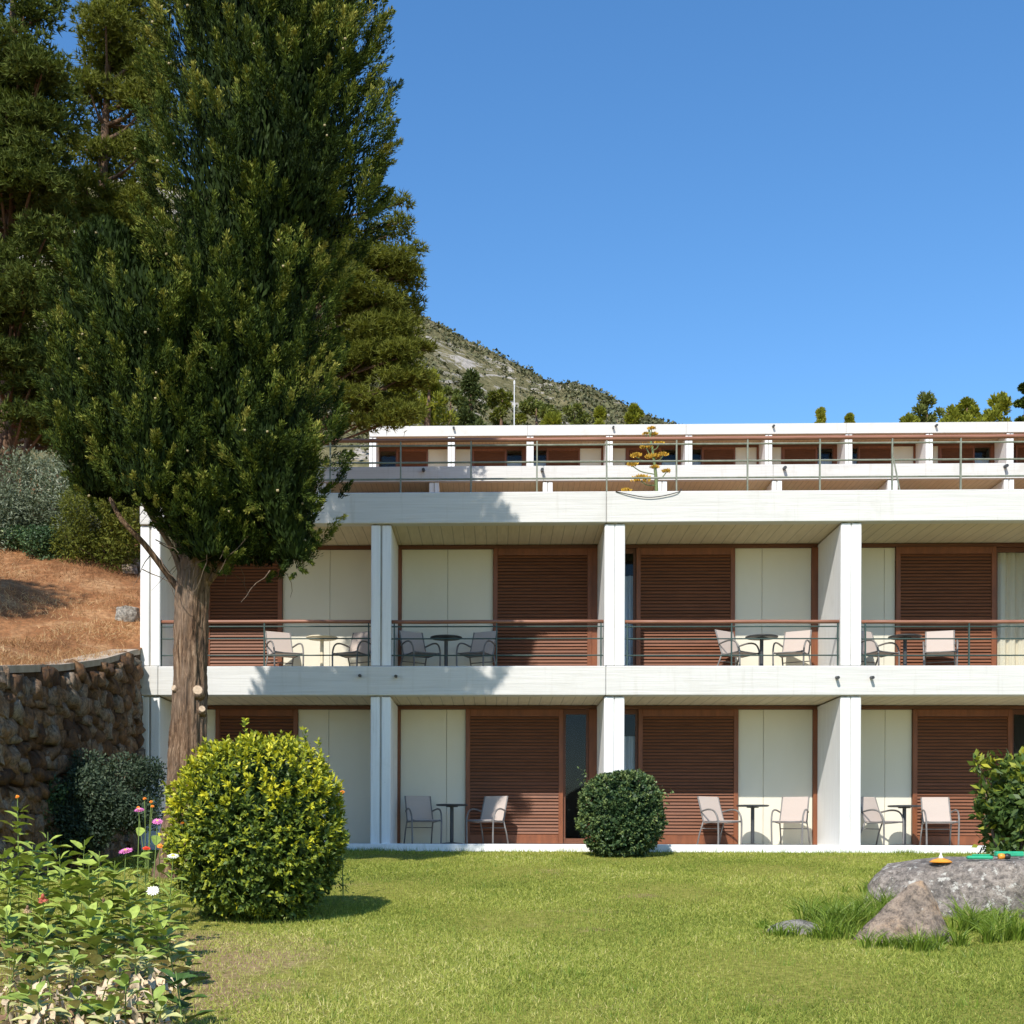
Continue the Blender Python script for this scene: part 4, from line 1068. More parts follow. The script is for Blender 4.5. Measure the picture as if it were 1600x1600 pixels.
shrub('olive_tree', 'silvery grey-green olive bush at the top of the dry slope', 28.5, cloud_px(-40, 170, 740, 850, 34, 38, 56, 41) + [(60, 735, 30, 26, 0), (110, 730, 30, 26, 0), (20, 725, 30, 26, 0)], 'olive_leaf', 46000, 0.105, 0.027, hill_z(-10.5, 28.5), 60, cat='tree')
shrub('broadleaf_shrub', 'dark green bush under the olive on the dry slope', 27.6, cloud_px(-10, 110, 835, 888, 14, 18, 32, 42, .5), 'round_leaf', 11000, 0.075, 0.033, hill_z(-10.2, 27.6), 45)
shrub('broadleaf_shrub', 'yellowish green bush between the olive and the hotel corner', 27.6, cloud_px(95, 215, 775, 866, 26, 22, 40, 43, .9) + [(150, 765, 26, 22, 0), (190, 755, 22, 26, 0), (125, 780, 24, 20, 0)], 'pine_leaf', 20000, 0.09, 0.026, hill_z(-8.6, 27.6), 155)
# trees standing outside the frame on the left whose shadows fall on the slope
for (x, y, lb, sd) in ((-12.4, 17.5, 'pine beside the frame whose shadow stripes the dry slope', 51), (-15.0, 19.8, 'second pine up the slope beyond the flower bed', 52)):
    r = random.Random(sd); gz = hill_z(x, y)
    t = thing('pine_tree', lb, 'tree', (x, y, gz), 'pines on the hillside')
    obj('trunk', MB().tube([(x, y, gz - .3), (x + .2, y, gz + 5), (x, y, gz + 10)], [.2, .14, .04], 8).mesh('trunk', True), 'pine_bark', t)
    arrs = []
    for k in range(26):
        a = r.uniform(0, 6.28); h = r.uniform(4.5, 10); q = r.uniform(0.3, 2.1) * (1.15 - h / 14)
        c = np.array((x + q * math.cos(a), y + q * math.sin(a), gz + h)); n = 150; d = rdir(n)
        arrs.append(needles('', c[None] + d * (RNG.random(n) ** .4 * r.uniform(.5, .9))[:, None] * np.array([1, 1, .6]), unit(d + np.array([0, 0, .5])), 5, 0.22, 0.045, np.full(n, .5)))
    obj('crown', join_arrays('crown', arrs), 'pine_leaf', t)

# ================================================================== GARDEN PLANTS
def clipped(name, label, px0, px1, py0, py_base, d, mat, n, L, W, tint, sq=2.6, shoots=0, top_flat=0.0):
    """clipped shrub: superellipsoid shell of leaves standing on the lawn at distance d"""
    xc = PX((px0 + px1) / 2, d, 1350); rx = (px1 - px0) / 2 * d / F_PX
    g = lawn_z(xc, d); H = P((px0 + px1) / 2, py0, d).z - g
    t = thing(name, label, 'shrub', (xc, d, g))
    k = 9; ns = int(n * 0.75 / k)
    def surf(m):
        dr = rdir(m); e = (np.abs(dr) ** sq).sum(1) ** (-1 / sq); q = dr * e[:, None]
        p = q * np.array([rx, rx * 0.95, H / 2])
        return q, p, 0.11 * smooth_noise(p, 2.8 / rx, 17) + 0.13 * smooth_noise(p, 8.5 / rx, 18)
    q, p, lump = surf(ns)
    dep = 1 - np.abs(RNG.normal(size=ns)) * 0.05 + lump + np.where(RNG.random(ns) < 0.06, RNG.uniform(0, 0.09, ns), 0)
    c = p * dep[:, None] + np.array([xc, d, g + H / 2])
    out = unit(q + np.array([0, 0, 0.55]) + 0.4 * rdir(ns))
    C = np.repeat(c, k, 0); O = np.repeat(out, k, 0); m = len(C)
    st = RNG.random(m)
    axis = unit(O * (0.25 + 0.8 * st)[:, None] + 0.85 * rdir(m)); pts = C + O * (st * L * 1.3)[:, None]
    nrm = unit(O * 0.5 + np.array([0, -0.15, 0.6]) + 0.5 * rdir(m))
    depth = np.repeat(dep, k); S = np.repeat(q, k, 0)
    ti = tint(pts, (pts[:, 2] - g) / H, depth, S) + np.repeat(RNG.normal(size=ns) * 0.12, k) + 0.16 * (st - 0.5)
    nf = n // 2
    q2, p2, l2 = surf(nf)
    pin = p2 * RNG.uniform(0.3, 0.86, nf)[:, None] + np.array([xc, d, g + H / 2])
    pts = np.concatenate([pts, pin]); axis = np.concatenate([axis, rdir(nf)]); nrm = np.concatenate([nrm, unit(q2 + 0.7 * rdir(nf))]); ti = np.concatenate([ti, RNG.uniform(0, 0.3, nf)])
    pts[:, 2] = np.maximum(pts[:, 2], g + 0.03); n_ = len(pts); big_ = np.concatenate([np.ones(n_ - nf), np.full(nf, 1.9)])
    obj('foliage', leaf_mesh('foliage', pts, axis, nrm, RNG.uniform(0.7, 1.2, n_) * L * big_, RNG.uniform(0.85, 1.15, n_) * W * big_, ti), mat, t)
    m = MB(); r = random.Random(n)
    for k in range(9):
        a = r.uniform(0, 6.28); q = r.uniform(0.2, 0.75)
        m.tube([(xc + 0.1 * math.cos(a), d + 0.1 * math.sin(a), g - 0.05), (xc + rx * q * 0.5 * math.cos(a), d + rx * q * 0.5 * math.sin(a), g + H * 0.3), (xc + rx * q * math.cos(a), d + rx * q * math.sin(a), g + H * 0.8)], [.025, .016, .008], 5, False)
    obj('stems', m.mesh('stems', True), 'twig', t, kind='stuff')
    return t, xc, rx, g, H
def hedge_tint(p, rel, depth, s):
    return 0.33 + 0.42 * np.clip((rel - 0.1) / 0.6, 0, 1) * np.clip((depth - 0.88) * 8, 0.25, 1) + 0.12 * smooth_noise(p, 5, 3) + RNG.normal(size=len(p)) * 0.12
hd = 13.0
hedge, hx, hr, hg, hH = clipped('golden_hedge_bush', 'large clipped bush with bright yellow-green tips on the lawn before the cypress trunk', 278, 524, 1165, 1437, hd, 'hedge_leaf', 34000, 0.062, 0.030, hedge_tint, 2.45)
# upright shoots on top
A = []
for (px, py, w) in ((383, 1122, 9), (353, 1150, 9), (410, 1148, 10), (440, 1140, 12), (476, 1136, 8), (498, 1152, 10), (372, 1152, 10), (425, 1150, 10), (456, 1152, 10), (395, 1140, 8)):
    top = P(px, py, hd - 0.25); n = 34; u = RNG.random(n)
    base = np.array([top.x, top.y, top.z - 0.28])
    p = base[None] + np.stack([RNG.normal(size=n) * 0.008, RNG.normal(size=n) * 0.008, u * 0.26], 1)
    a = rdir(n); a[:, 2] = np.abs(a[:, 2]) * 0.6 + 0.35
    A.append(leaf_arrays(p, unit(a), unit(rdir(n) + np.array([0, -0.4, 0.6])), 0.06, 0.028, 0.66 + RNG.normal(size=n) * 0.12))
obj('top_shoots', join_arrays('top_shoots', A), 'hedge_leaf', hedge, kind='stuff')
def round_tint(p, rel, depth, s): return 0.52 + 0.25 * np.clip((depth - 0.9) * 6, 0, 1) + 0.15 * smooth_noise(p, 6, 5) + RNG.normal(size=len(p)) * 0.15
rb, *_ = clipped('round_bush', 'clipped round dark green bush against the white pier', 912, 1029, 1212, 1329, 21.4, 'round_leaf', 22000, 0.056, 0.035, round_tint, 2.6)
A = []
for (px, py) in ((911, 1210), (912, 1225), (1036, 1243), (1044, 1236), (1040, 1255)):
    c = np.array(P(px, py, 21.3)); n = 9; A.append(leaf_arrays(c[None] + RNG.normal(size=(n, 3)) * 0.05, rdir(n), rdir(n), 0.06, 0.035, 0.8 + RNG.normal(size=n) * 0.1))
obj('stray_shoots', join_arrays('stray_shoots', A), 'round_leaf', rb, kind='stuff')
gd = 18.6
shrub('dark_shrub', 'broad grey-green shrub in front of the stone wall behind the flowers', gd, cloud_px(75, 235, 1215, 1310, 22, 30, 46, 61, .6) + [(140, 1200, 40, 30, 0), (200, 1205, 36, 30, 0), (235, 1205, 26, 24, .3)], 'grey_leaf', 30000, 0.062, 0.026, lawn_z(0, gd), 150)
shrub('dark_shrub', 'shadowy shrub at the foot of the stone wall left of the grey-green shrub', 18.0, cloud_px(-60, 75, 1222, 1330, 22, 28, 42, 62, .5), 'round_leaf', 14000, 0.06, 0.03, lawn_z(0, 18.0), 0)
def laurel_tint(p): 
    return 0.38 + 0.35 * np.clip((p[:, 2] - 0.45) / 0.5, 0, 1) + 0.18 * smooth_noise(p, 4, 5) + RNG.normal(size=len(p)) * 0.15
ld = 15.2
shrub('laurel_shrub', 'loose laurel shrub with yellowing top leaves behind the big boulder', ld, cloud_px(1548, 1650, 1215, 1365, 24, 26, 40, 63, .4) + [(1530, 1195, 9, 20, 0), (1548, 1200, 14, 20, 0), (1575, 1195, 16, 20, 0), (1595, 1195, 18, 22, 0), (1540, 1240, 16, 20, 0)], 'laurel_leaf', 5200, 0.125, 0.056, lawn_z(0, ld), 1600, tint=laurel_tint, shell=0.5)

# ---------- flower bed: zinnias, each leaf its own piece
def leaf_piece(name, L, W, droop, curl=0.0, seed=0):
    r = random.Random(seed); vs = []; fs = []
    n = 5
    for i in range(n + 1):
        u = i / n; w = W / 2 * (math.sin(math.pi * min(1, u * 0.92 + 0.06)) ** 0.8) * (1 if i < n else 0.05)
        y = L * u; z = -droop * L * u * u + r.uniform(-1, 1) * curl * L * 0.25
        vs += [(-w, y, z + w * 0.35 + r.uniform(-1, 1) * curl * w), (0, y, z), (w, y, z + w * 0.35 + r.uniform(-1, 1) * curl * w)]
    for i in range(n):
        a = 3 * i; fs += [(a, a + 1, a + 4, a + 3), (a + 1, a + 2, a + 5, a + 4)]
    m = MB(); m.add(vs, fs); return m.mesh(name, True)
LEAVES = {}
for mname in ('leaf_green', 'leaf_fresh', 'leaf_dark', 'leaf_pale', 'leaf_dry', 'leaf_brown'):
    LEAVES[mname] = []
    for k in range(3):
        dry = mname in ('leaf_dry', 'leaf_brown')
        me = leaf_piece('leaf', 0.105 + 0.012 * k, (0.040 if dry else 0.060) + 0.007 * k, 0.5 if dry else 0.25, 0.7 if dry else 0.12, k)
        me.materials.append(MATS[mname]); LEAVES[mname].append(me)
def flower_mesh(r, layers, cone=0.012, cup=0.15, npet=15, seed=0):
    rr = random.Random(seed); vs = []; fs = []
    for l in range(layers):
        R = r * (1 - 0.24 * l); z = 0.008 * l
        for k in range(npet - 2 * l):
            a = 2 * math.pi * (k + 0.5 * l + rr.uniform(-.15, .15)) / (npet - 2 * l); w = 2.4 * R / (npet - 2 * l) * 1.1
            c, s = math.cos(a), math.sin(a); q = R * rr.uniform(0.9, 1.08); zz = z + cup * R * rr.uniform(0.3, 1)
            b = len(vs); vs += [(0.15 * R * c, 0.15 * R * s, z), (0.65 * q * c - w * s, 0.65 * q * s + w * c, zz), (q * c, q * s, zz * 0.8), (0.65 * q * c + w * s, 0.65 * q * s - w * c, zz)]
            fs.append((b, b + 1, b + 2, b + 3))
    return MB().add(vs, fs).mesh('petals')
FLOWER = {'pink': ('petal_pink', 3), 'white': ('petal_white', 5), 'daisy': ('petal_white', 2), 'red': ('petal_red', 3), 'orange': ('petal_orange', 3), 'rust': ('petal_rust', 2), 'dry': ('petal_dry', 3)}
zr = random.Random(77)
def zinnia(label, px, py_base, H, leafmats, nleaf, flower=None, lean=None, group='zinnias in the flower bed', fr=0.045, name='zinnia_plant', lscale=1.0):
    g = G(px, py_base); g.z = lawn_z(g.x, g.y)
    t = thing(name, label, 'flower' if flower else 'plant', g, group)
    lx, ly = lean if lean else (zr.uniform(-.1, .1), zr.uniform(-.08, .08))
    pts = curve_pts([(0, 0, -0.02), (lx * 0.3, ly * 0.3, H * 0.4), (lx * 0.7, ly * 0.7, H * 0.75), (lx, ly, H)], 5)
    stem = obj('stem', MB().tube(pts, [0.0065 - 0.003 * i / (len(pts) - 1) for i in range(len(pts))], 5, False).mesh('stem', True), 'stem_dry' if leafmats[0] in ('leaf_dry', 'leaf_brown') else 'stem_green', t, world=False)
    # side shoots joined to the stem, with leaves in opposite pairs
    nodes_ = []
    nleaf = int(nleaf * 1.8); lscale = lscale * 1.12
    for k in range(nleaf):
        u = 0.12 + 0.86 * ((k // 2) + zr.uniform(-.2, .2)) / max(1, nleaf // 2 - (0.2 if not flower else -1.4))
        u = min(0.99, max(0.05, u)); p = pts[min(len(pts) - 1, int(u * (len(pts) - 1)))]
        a = (k % 2) * math.pi + (k // 2) * 1.57 + zr.uniform(-.5, .5)
        off = zr.uniform(0.0, 0.085) * (1 - 0.6 * u)
        h = u
        mn = leafmats[min(len(leafmats) - 1, max(0, int((1 - h) * len(leafmats) + zr.uniform(-.55, .55))))]
        o = obj('leaf', LEAVES[mn][zr.randrange(3)], None, t, world=False)
        o.location = (p.x + off * math.cos(a + 1.57), p.y + off * math.sin(a + 1.57), p.z - off * 0.3)
        pitch = zr.uniform(0.1, 0.8) if mn not in ('leaf_dry', 'leaf_brown') else zr.uniform(-1.0, 0.2)
        if u > 0.9: pitch = zr.uniform(0.7, 1.15)
        o.rotation_euler = (pitch, zr.uniform(-.3, .3), a)
        s = zr.uniform(0.8, 1.3) * lscale * (0.75 if u > 0.85 else 1.0)
        o.scale = (s, s, s)
    if flower:
        mt, ly_ = FLOWER[flower]
        cup = 0.1 if flower not in ('rust', 'dry') else -0.6
        fl = obj('flower_head', flower_mesh(fr, ly_, cup=cup, seed=int(px)), mt, t, world=False); fl.location = pts[-1]
        fl.rotation_euler = (zr.uniform(0.35, 0.85), zr.uniform(-.25, .25), 0)
        ch = 0.018 if flower not in ('rust', 'dry') else 0.04
        cm_ = {'daisy': 'flower_yellow', 'pink': 'flower_yellow', 'white': 'petal_white', 'red': 'petal_red', 'orange': 'flower_yellow', 'rust': 'petal_rust', 'dry': 'leaf_brown'}[flower]
        obj('flower_centre', MB().lathe([(fr * 0.34, 0.0), (fr * 0.32, ch * 0.6), (fr * 0.16, ch), (0.0, ch * 1.05)], n=10).mesh('flower_centre', True), cm_, fl, world=False)
        obj('calyx', MB().lathe([(0.0, -0.02), (fr * 0.25, -0.014), (fr * 0.3, 0.002)], n=8).mesh('calyx'), 'stem_green', fl, world=False)
    return t
def zh(px, py_base, py_top):
    g = G(px, py_base); return P(px, py_top, g.y).z - lawn_z(g.x, g.y)
GR = ['leaf_fresh', 'leaf_fresh', 'leaf_green', 'leaf_dark']; MX = ['leaf_fresh', 'leaf_green', 'leaf_pale', 'leaf_dry']; DRY = ['leaf_green', 'leaf_pale', 'leaf_dry', 'leaf_dry', 'leaf_brown']
for (lb, px, pb, pt, fl, dx, nl, fr) in (
        ('tallest pink zinnia on a long bare stem before the grey-green shrub', 213, 1462, 1266, 'pink', 0.03, 5, .052),
        ('pink zinnia leaning beside the cypress foot', 236, 1468, 1284, 'pink', 0.06, 5, .052),
        ('magenta zinnia low over the leaves, nearest the bed edge', 190, 1480, 1330, 'pink', 0.04, 7, .066),
        ('red zinnia half hidden behind a stem', 226, 1450, 1326, 'red', 0.02, 6, .044),
        ('orange zinnia at the foot of the golden bush', 247, 1452, 1322, 'orange', 0.02, 6, .032),
        ('white zinnia with a broad yellow centre', 262, 1478, 1338, 'daisy', 0.05, 7, .056),
        ('double white zinnia with cream petals', 232, 1502, 1392, 'white', 0.04, 9, .058),
        ('rust-red faded zinnia with drooping petals', 72, 1520, 1404, 'rust', -0.02, 8, .045),
        ('small yellow flower in front of the golden bush', 284, 1440, 1286, 'orange', 0.01, 5, .02),
        ('dried brown zinnia head among green leaves', 48, 1530, 1422, 'dry', -0.02, 8, .035),
        ('dried brown zinnia head on a bare stem', 164, 1525, 1410, 'dry', 0.0, 8, .035),
        ('dry straw-coloured flower head low in the bed', 232, 1598, 1565, 'dry', 0.01, 4, .045)):
    zinnia(lb, px, pb, zh(px, pb, pt), ['leaf_fresh', 'leaf_green', 'leaf_dark'], nl, fl, (dx, -0.02), fr=fr)
zinnia('tall leafy zinnia with one bud, highest at the bed end', 30, 1475, zh(30, 1475, 1245), GR, 22, 'orange', (-0.02, 0), fr=0.02)
zinnia('dark glossy-leaved young plant at the bed edge', 285, 1615, zh(285, 1615, 1520), ['leaf_dark'], 9, lscale=1.2)
zinnia('small fresh seedling at the bed edge', 298, 1530, zh(298, 1530, 1485), ['leaf_fresh'], 9, lscale=0.8)
for k, (px, pb, top) in enumerate([(8, 1470, 1335), (48, 1480, 1320), (75, 1470, 1300), (100, 1485, 1335), (125, 1472, 1312), (150, 1488, 1330), (172, 1480, 1345), (20, 1500, 1360), (62, 1500, 1350), (110, 1505, 1362), (140, 1500, 1352), (-12, 1480, 1325), (205, 1490, 1385), (250, 1500, 1395), (-20, 1510, 1350)]):
    zinnia('green leafy zinnia without a flower at the back of the bed', px, pb, zh(px, pb, top), GR, 16, lscale=1.15)
for k, (px, pb, top) in enumerate([(15, 1545, 1420), (95, 1540, 1415), (130, 1545, 1420), (185, 1530, 1410), (215, 1545, 1430), (255, 1540, 1425), (60, 1560, 1450), (275, 1545, 1440), (160, 1555, 1440)]):
    zinnia('half-withered zinnia, green above and straw-coloured below', px, pb, zh(px, pb, top), MX, 15, lscale=1.1, group='half-withered zinnias')
for k, (px, pb, top) in enumerate([(10, 1605, 1490), (45, 1600, 1500), (85, 1610, 1495), (120, 1590, 1490), (150, 1612, 1500), (185, 1595, 1480), (215, 1608, 1470), (245, 1590, 1480), (195, 1640, 1530), (25, 1640, 1540), (70, 1650, 1545), (120, 1650, 1550), (255, 1640, 1555), (160, 1660, 1560), (225, 1660, 1570)]):
    zinnia('withered zinnia hung with straw-coloured dead leaves', px, pb, zh(px, pb, top), DRY, 17, lscale=0.8, group='withered zinnias')
zinnia('bright green leafy plant low among the withered zinnias', 168, 1625, zh(168, 1625, 1570), ['leaf_fresh', 'leaf_green'], 12, lscale=1.25)
# marigolds beside the bush and in the shrub
def marigold(label, pts_px, d, fr=0.032):
    g = Vector((PX(pts_px[0][0], d, 1300), d, lawn_z(0, d))); t = thing('marigold_plant', label, 'flower', g, 'orange marigolds')
    for k, (px, py) in enumerate(pts_px):
        c = P(px, py, d)
        obj('stem', MB().tube([g + Vector((0.02 * k, 0, -.02)), g.lerp(c, .6) + Vector((.01, 0, 0)), c], .005, 5, False).mesh('stem'), 'stem_green', t)
        f = obj('flower_head', flower_mesh(fr, 3, seed=k), 'petal_orange', t, world=False); f.location = c - g; f.rotation_euler = (0.7, 0, 0)
    n = 60; p = np.array(g)[None] + RNG.normal(size=(n, 3)) * np.array([.07, .05, .1]) + np.array([0, 0, .2])
    obj('foliage', leaf_mesh('foliage', p, rdir(n), rdir(n), .07, .015, .4 + RNG.normal(size=n) * .15), 'zinnia_leaf', t)
marigold('orange marigolds peeping out beside the golden bush', [(535, 1238), (531, 1256)], 14.6)
marigold('orange marigolds in front of the grey-green shrub', [(226, 1248), (236, 1253), (238, 1260), (216, 1262)], 16.4, .026)

# ================================================================== BOULDERS AND TOOLS
def boulder(name, label, base_c, size, mat, seed, shape, cuts=5):
    bm = bmesh.new(); bmesh.ops.create_icosphere(bm, subdivisions=cuts, radius=1.0)
    pts = np.array([v.co for v in bm.verts])
    rng = np.random.default_rng(seed)
    q = pts.copy()
    for k in range(14):                                   # flat fracture faces
        nrm = rng.normal(size=3); nrm /= np.linalg.norm(nrm); dd = rng.uniform(0.68, 0.95)
        h = q @ nrm - dd; q -= np.where(h > 0, h * 0.85, 0)[:, None] * nrm[None]
    q = q * (1 + 0.06 * smooth_noise(pts, 4, seed) + 0.045 * np.abs(smooth_noise(pts, 10, seed + 1)) + 0.03 * np.abs(smooth_noise(pts, 23, seed + 2)) + 0.012 * smooth_noise(pts, 60, seed + 3))[:, None]
    q = shape(q) * np.array(size)
    for v, c in zip(bm.verts, q): v.co = c
    me = bpy.data.meshes.new(name); bm.to_mesh(me); bm.free(); me.shade_smooth()
    o = obj(name, me, mat); o.location = base_c
    return tag(o, label, 'rock')
def shp_flat(q):
    q = q.copy(); h = np.clip(q[:, 2], 0, 1); q[:, 0] *= (1.12 - 0.42 * h ** 1.3); q[:, 2] = np.where(q[:, 2] > 0, np.tanh(q[:, 2] * 1.7) / 0.95, q[:, 2] * 0.5); return q
bd = 13.9
bcx = (PX(1335, bd, 1380) + PX(1735, bd, 1380)) / 2; brx = (PX(1735, bd, 1380) - PX(1335, bd, 1380)) / 2
bz = lawn_z(0, bd); btop = PZ(1330, bd, 1480)
big = boulder('boulder', 'big lichen-spotted grey boulder lying in the lawn', (bcx, bd, bz - 0.02), (brx, 0.8, btop - bz + 0.02), 'boulder_stone', 4, shp_flat)
def shp_peak(q):
    q = q.copy(); h = np.clip((q[:, 2] + 0.2) / 1.2, 0, 1); k = 1 - 0.74 * h ** 0.9
    q[:, 0] = q[:, 0] * k + 0.2 * h; q[:, 1] *= k; q[:, 2] = np.where(q[:, 2] > 0, q[:, 2] * 1.08, q[:, 2] * 0.4)
    rg = np.random.default_rng(21)
    for nrm, dd in (((0.8, -0.5, 0.35), 0.50), ((-0.55, -0.6, 0.6), 0.52), ((0.1, -0.85, 0.5), 0.50), ((-0.3, 0.2, 0.93), 0.86), ((0.93, 0.1, 0.3), 0.62), ((-0.8, -0.2, 0.55), 0.66)):
        nrm = np.array(nrm) / np.linalg.norm(nrm); e = q @ nrm - dd; q -= np.where(e > 0, e * 0.9, 0)[:, None] * nrm[None]
    q *= (1 + 0.05 * smooth_noise(q, 9, 4) + 0.03 * smooth_noise(q, 25, 5))[:, None]
    return q
sd_ = 11.6
c = G(1422, 1470); sz_ = lawn_z(0, sd_)
boulder('rock', 'small pointed pinkish rock in front of the big boulder', (PX(1418, sd_, 1450), sd_, sz_ - 0.03), (75 * sd_ / F_PX * 1.42, 0.42, PZ(1380, sd_, 1440) - sz_ + 0.06), 'rock_pink', 9, shp_peak)
def shp_low(q):
    q = q.copy(); q[:, 2] = np.where(q[:, 2] > 0, q[:, 2] ** 1.0, q[:, 2] * 0.3); return q
boulder('rock', 'low pale stone almost buried in tall grass', (PX(1248, 12.1, 1450), 12.1, lawn_z(0, 12.1) - 0.03), (0.30, 0.17, 0.15), 'rock_pale', 12, shp_low, 5)

def top_z(x, y):
    """height of the big boulder's top at x, y"""
    v = [(big.matrix_basis @ p.co) for p in big.data.vertices]
    b = [p.z for p in v if abs(p.x - x) < 0.07 and abs(p.y - y) < 0.07]
    return max(b) if b else btop
ty = bd - 0.25
x = PX(1470, ty, 1330); z = top_z(x, ty) - 0.005
sp = thing('lawn_sprinkler', 'orange lawn sprinkler with white spray arm lying on the boulder', 'sprinkler', (x, ty, z))
obj('base', MB().lathe([(0.0, 0.0), (0.15, 0.0), (0.155, 0.012), (0.11, 0.04), (0.04, 0.062), (0.0, 0.064)], n=24).mesh('base'), 'plastic_orange', sp, world=False)
obj('spray_post', MB().lathe([(0.04, 0.06), (0.03, 0.08), (0.012, 0.12), (0.012, 0.15), (0.0, 0.152)], n=12).mesh('spray_post', True), 'plastic_white', sp, world=False)
obj('spray_arm', MB().tube(curve_pts([(-0.12, 0, 0.165), (-0.06, 0, 0.15), (0, 0, 0.148), (0.07, 0.0, 0.15), (0.13, 0, 0.16)], 4), 0.008, 6).mesh('spray_arm', True), 'plastic_white', sp, world=False)
x = PX(1533, ty - .15, 1325); z = top_z(x, ty - .15)
g1 = thing('green_sprayer', 'green plastic sprinkler body lying on the boulder beside the orange sprinkler', 'sprinkler', (x, ty - .15, z + 0.035), None, rad(-8))
obj('body', MB().box(-0.19, 0.15, -0.06, 0.06, -0.03, 0.02, 0.015).mesh('body'), 'plastic_green', g1, world=False)
obj('ridge', MB().box(-0.12, 0.12, -0.02, 0.03, 0.019, 0.04, 0.008).mesh('ridge'), 'plastic_green', g1, world=False)
obj('lever', MB().tube([(-0.05, 0, 0.03), (0.0, 0, 0.10), (0.06, 0.0, 0.115)], 0.007, 6).mesh('lever', True), 'plastic_black', g1, world=False)
x = PX(1568, ty - .22, 1328); z = top_z(x, ty - .22)
hc = thing('hose_connector', 'orange and black hose connector lying on the boulder', 'hose connector', (x, ty - .22, z + 0.04))
obj('collar', MB().tube([(-0.07, 0, 0), (-0.03, 0, 0.0), (0.01, 0, 0)], [.034, .042, .036], 12).mesh('collar', True), 'plastic_orange', hc, world=False)
obj('grip', MB().tube([(0.008, 0, 0), (0.05, 0, 0), (0.085, 0, -.004)], [.036, .044, .036], 12).mesh('grip', True), 'plastic_black', hc, world=False)
x = PX(1578, ty + .1, 1318); z = top_z(x, ty + .1)
g2 = thing('green_sprayer', 'long green plastic sprinkler bar behind the hose connector on the boulder', 'sprinkler', (x, ty + .1, z + 0.05), None, rad(10))
obj('body', MB().box(-0.22, 0.2, -0.045, 0.045, -0.045, 0.03, 0.015).mesh('body'), 'plastic_green', g2, world=False)
obj('end_cap', MB().box(0.199, 0.24, -0.04, 0.04, -0.04, 0.025, 0.01).mesh('end_cap'), 'plastic_orange', g2, world=False)

for o_ in (sp, g1, hc, g2): o_.scale = (0.76, 0.76, 0.76)
# agave flower stalk behind the roof rail
ay = 27.5
ax0 = Vector((PX(1026, ay, 770), ay, 6.1))
ag = thing('agave_flower_stalk', 'agave flower stalk with yellow tiered flower heads rising behind the roof railing', 'plant', ax0)
spine = curve_pts([ax0, P(1026, 770, ay), P(1022, 720, ay), P(1014, 672, ay)], 6)
obj('stalk', MB().tube(spine, [0.05 - 0.03 * i / (len(spine) - 1) for i in range(len(spine))], 8).mesh('stalk', True), 'agave_green', ag)
# rosette of leaves at its foot
for k in range(14):
    a = k * 2.4; L = 0.8
    d = Vector((math.cos(a), math.sin(a), 0)); s = Vector((-math.sin(a), math.cos(a), 0))
    pts = [ax0 + d * (L * u) + Vector((0, 0, L * (0.9 * u - 0.5 * u * u))) for u in (0, .35, .7, 1)]
    m = MB(); v = []
    for p, w_ in zip(pts, (.05, .08, .06, .004)): v += [p - s * w_ + Vector((0, 0, w_ * .5)), p, p + s * w_ + Vector((0, 0, w_ * .5))]
    m.add(v, [(3 * i + j, 3 * i + j + 1, 3 * i + j + 4, 3 * i + j + 3) for i in range(3) for j in (0, 1)])
    obj('leaf', m.mesh('leaf'), 'agave_green', ag)
for (px, py, r, ex) in ((1018, 671, 6, 1), (1009, 679, 5, 1), (1022, 680, 6, 1), (1030, 693, 6, 1.3), (1010, 700, 9, 1.1), (994, 714, 8, 1.1), (1036, 712, 7, 1.1), (1020, 716, 9, 1.2), (988, 728, 8, 1.1), (1023, 732, 7, 1), (1041, 738, 7, 1), (1001, 751, 11, 1.4), (978, 768, 7, 1.2)):
    c = P(px, py, ay + random.uniform(-.1, .1)); R = r * ay / F_PX
    at = min(spine, key=lambda q: abs(q.z - (c.z - 0.12)))
    bo = obj('flower_branch', MB().tube(curve_pts([at, at.lerp(c, .6) + Vector((0, 0, -.05)), c], 4), .012, 5, False).mesh('flower_branch'), 'agave_green', ag)
    n = 110; dd = rdir(n); dd[:, 2] = np.abs(dd[:, 2])
    v, f, ti = leaf_arrays(np.array(c)[None] + dd * R * np.array([ex, ex, .35]) * RNG.uniform(.3, .9, n)[:, None], unit(dd + np.array([0, 0, .8])), rdir(n), R * .65, R * .3, np.full(n, .5))
    obj('flower_head', arr_mesh('flower_head', v, f), 'agave_yellow', bo)
cb = curve_pts([P(962, 768, FY - .01), P(985, 773, FY - .03), P(1010, 777, FY - .03), P(1035, 775, FY - .03), P(1062, 768, FY - .01), P(1064, 764, FY + .2)], 5)
tag(obj('cable', MB().tube(cb, .008, 5).mesh('cable', True), 'cable'), 'thin dark cable sagging over the top beam under the agave', 'cable')

# ================================================================== GRASS
def blades(name, xy, zf, L, W, tint, mat, label, cat, lean=0.5, shape='blade'):
    n = len(xy); z = zf(xy)
    p = np.column_stack([xy, z]); a = rdir(n); a[:, 2] = 0; a = unit(a) * (RNG.random(n) * lean)[:, None] + np.array([0, 0, 1.0])
    o = obj(name, leaf_mesh(name, p, a, rdir(n), L, W, tint, shape=shape), mat, kind='stuff')
    return tag(o, label, cat)
n = 900000
d = 7.0 + 15.4 * RNG.random(n) ** 1.25
tx = RNG.uniform(-0.50, 0.55, n)
xy = np.column_stack([tx * d, d])
pn = smooth_noise(np.column_stack([xy, np.zeros(n)]), 1.1, 31) * 0.6 + smooth_noise(np.column_stack([xy, np.zeros(n)]), 3.1, 32) * 0.4
bare = np.clip((-0.4 - xy[:, 0]) / 2.2, 0, 1) * np.clip((14.5 - d) / 3.0, 0, 1)
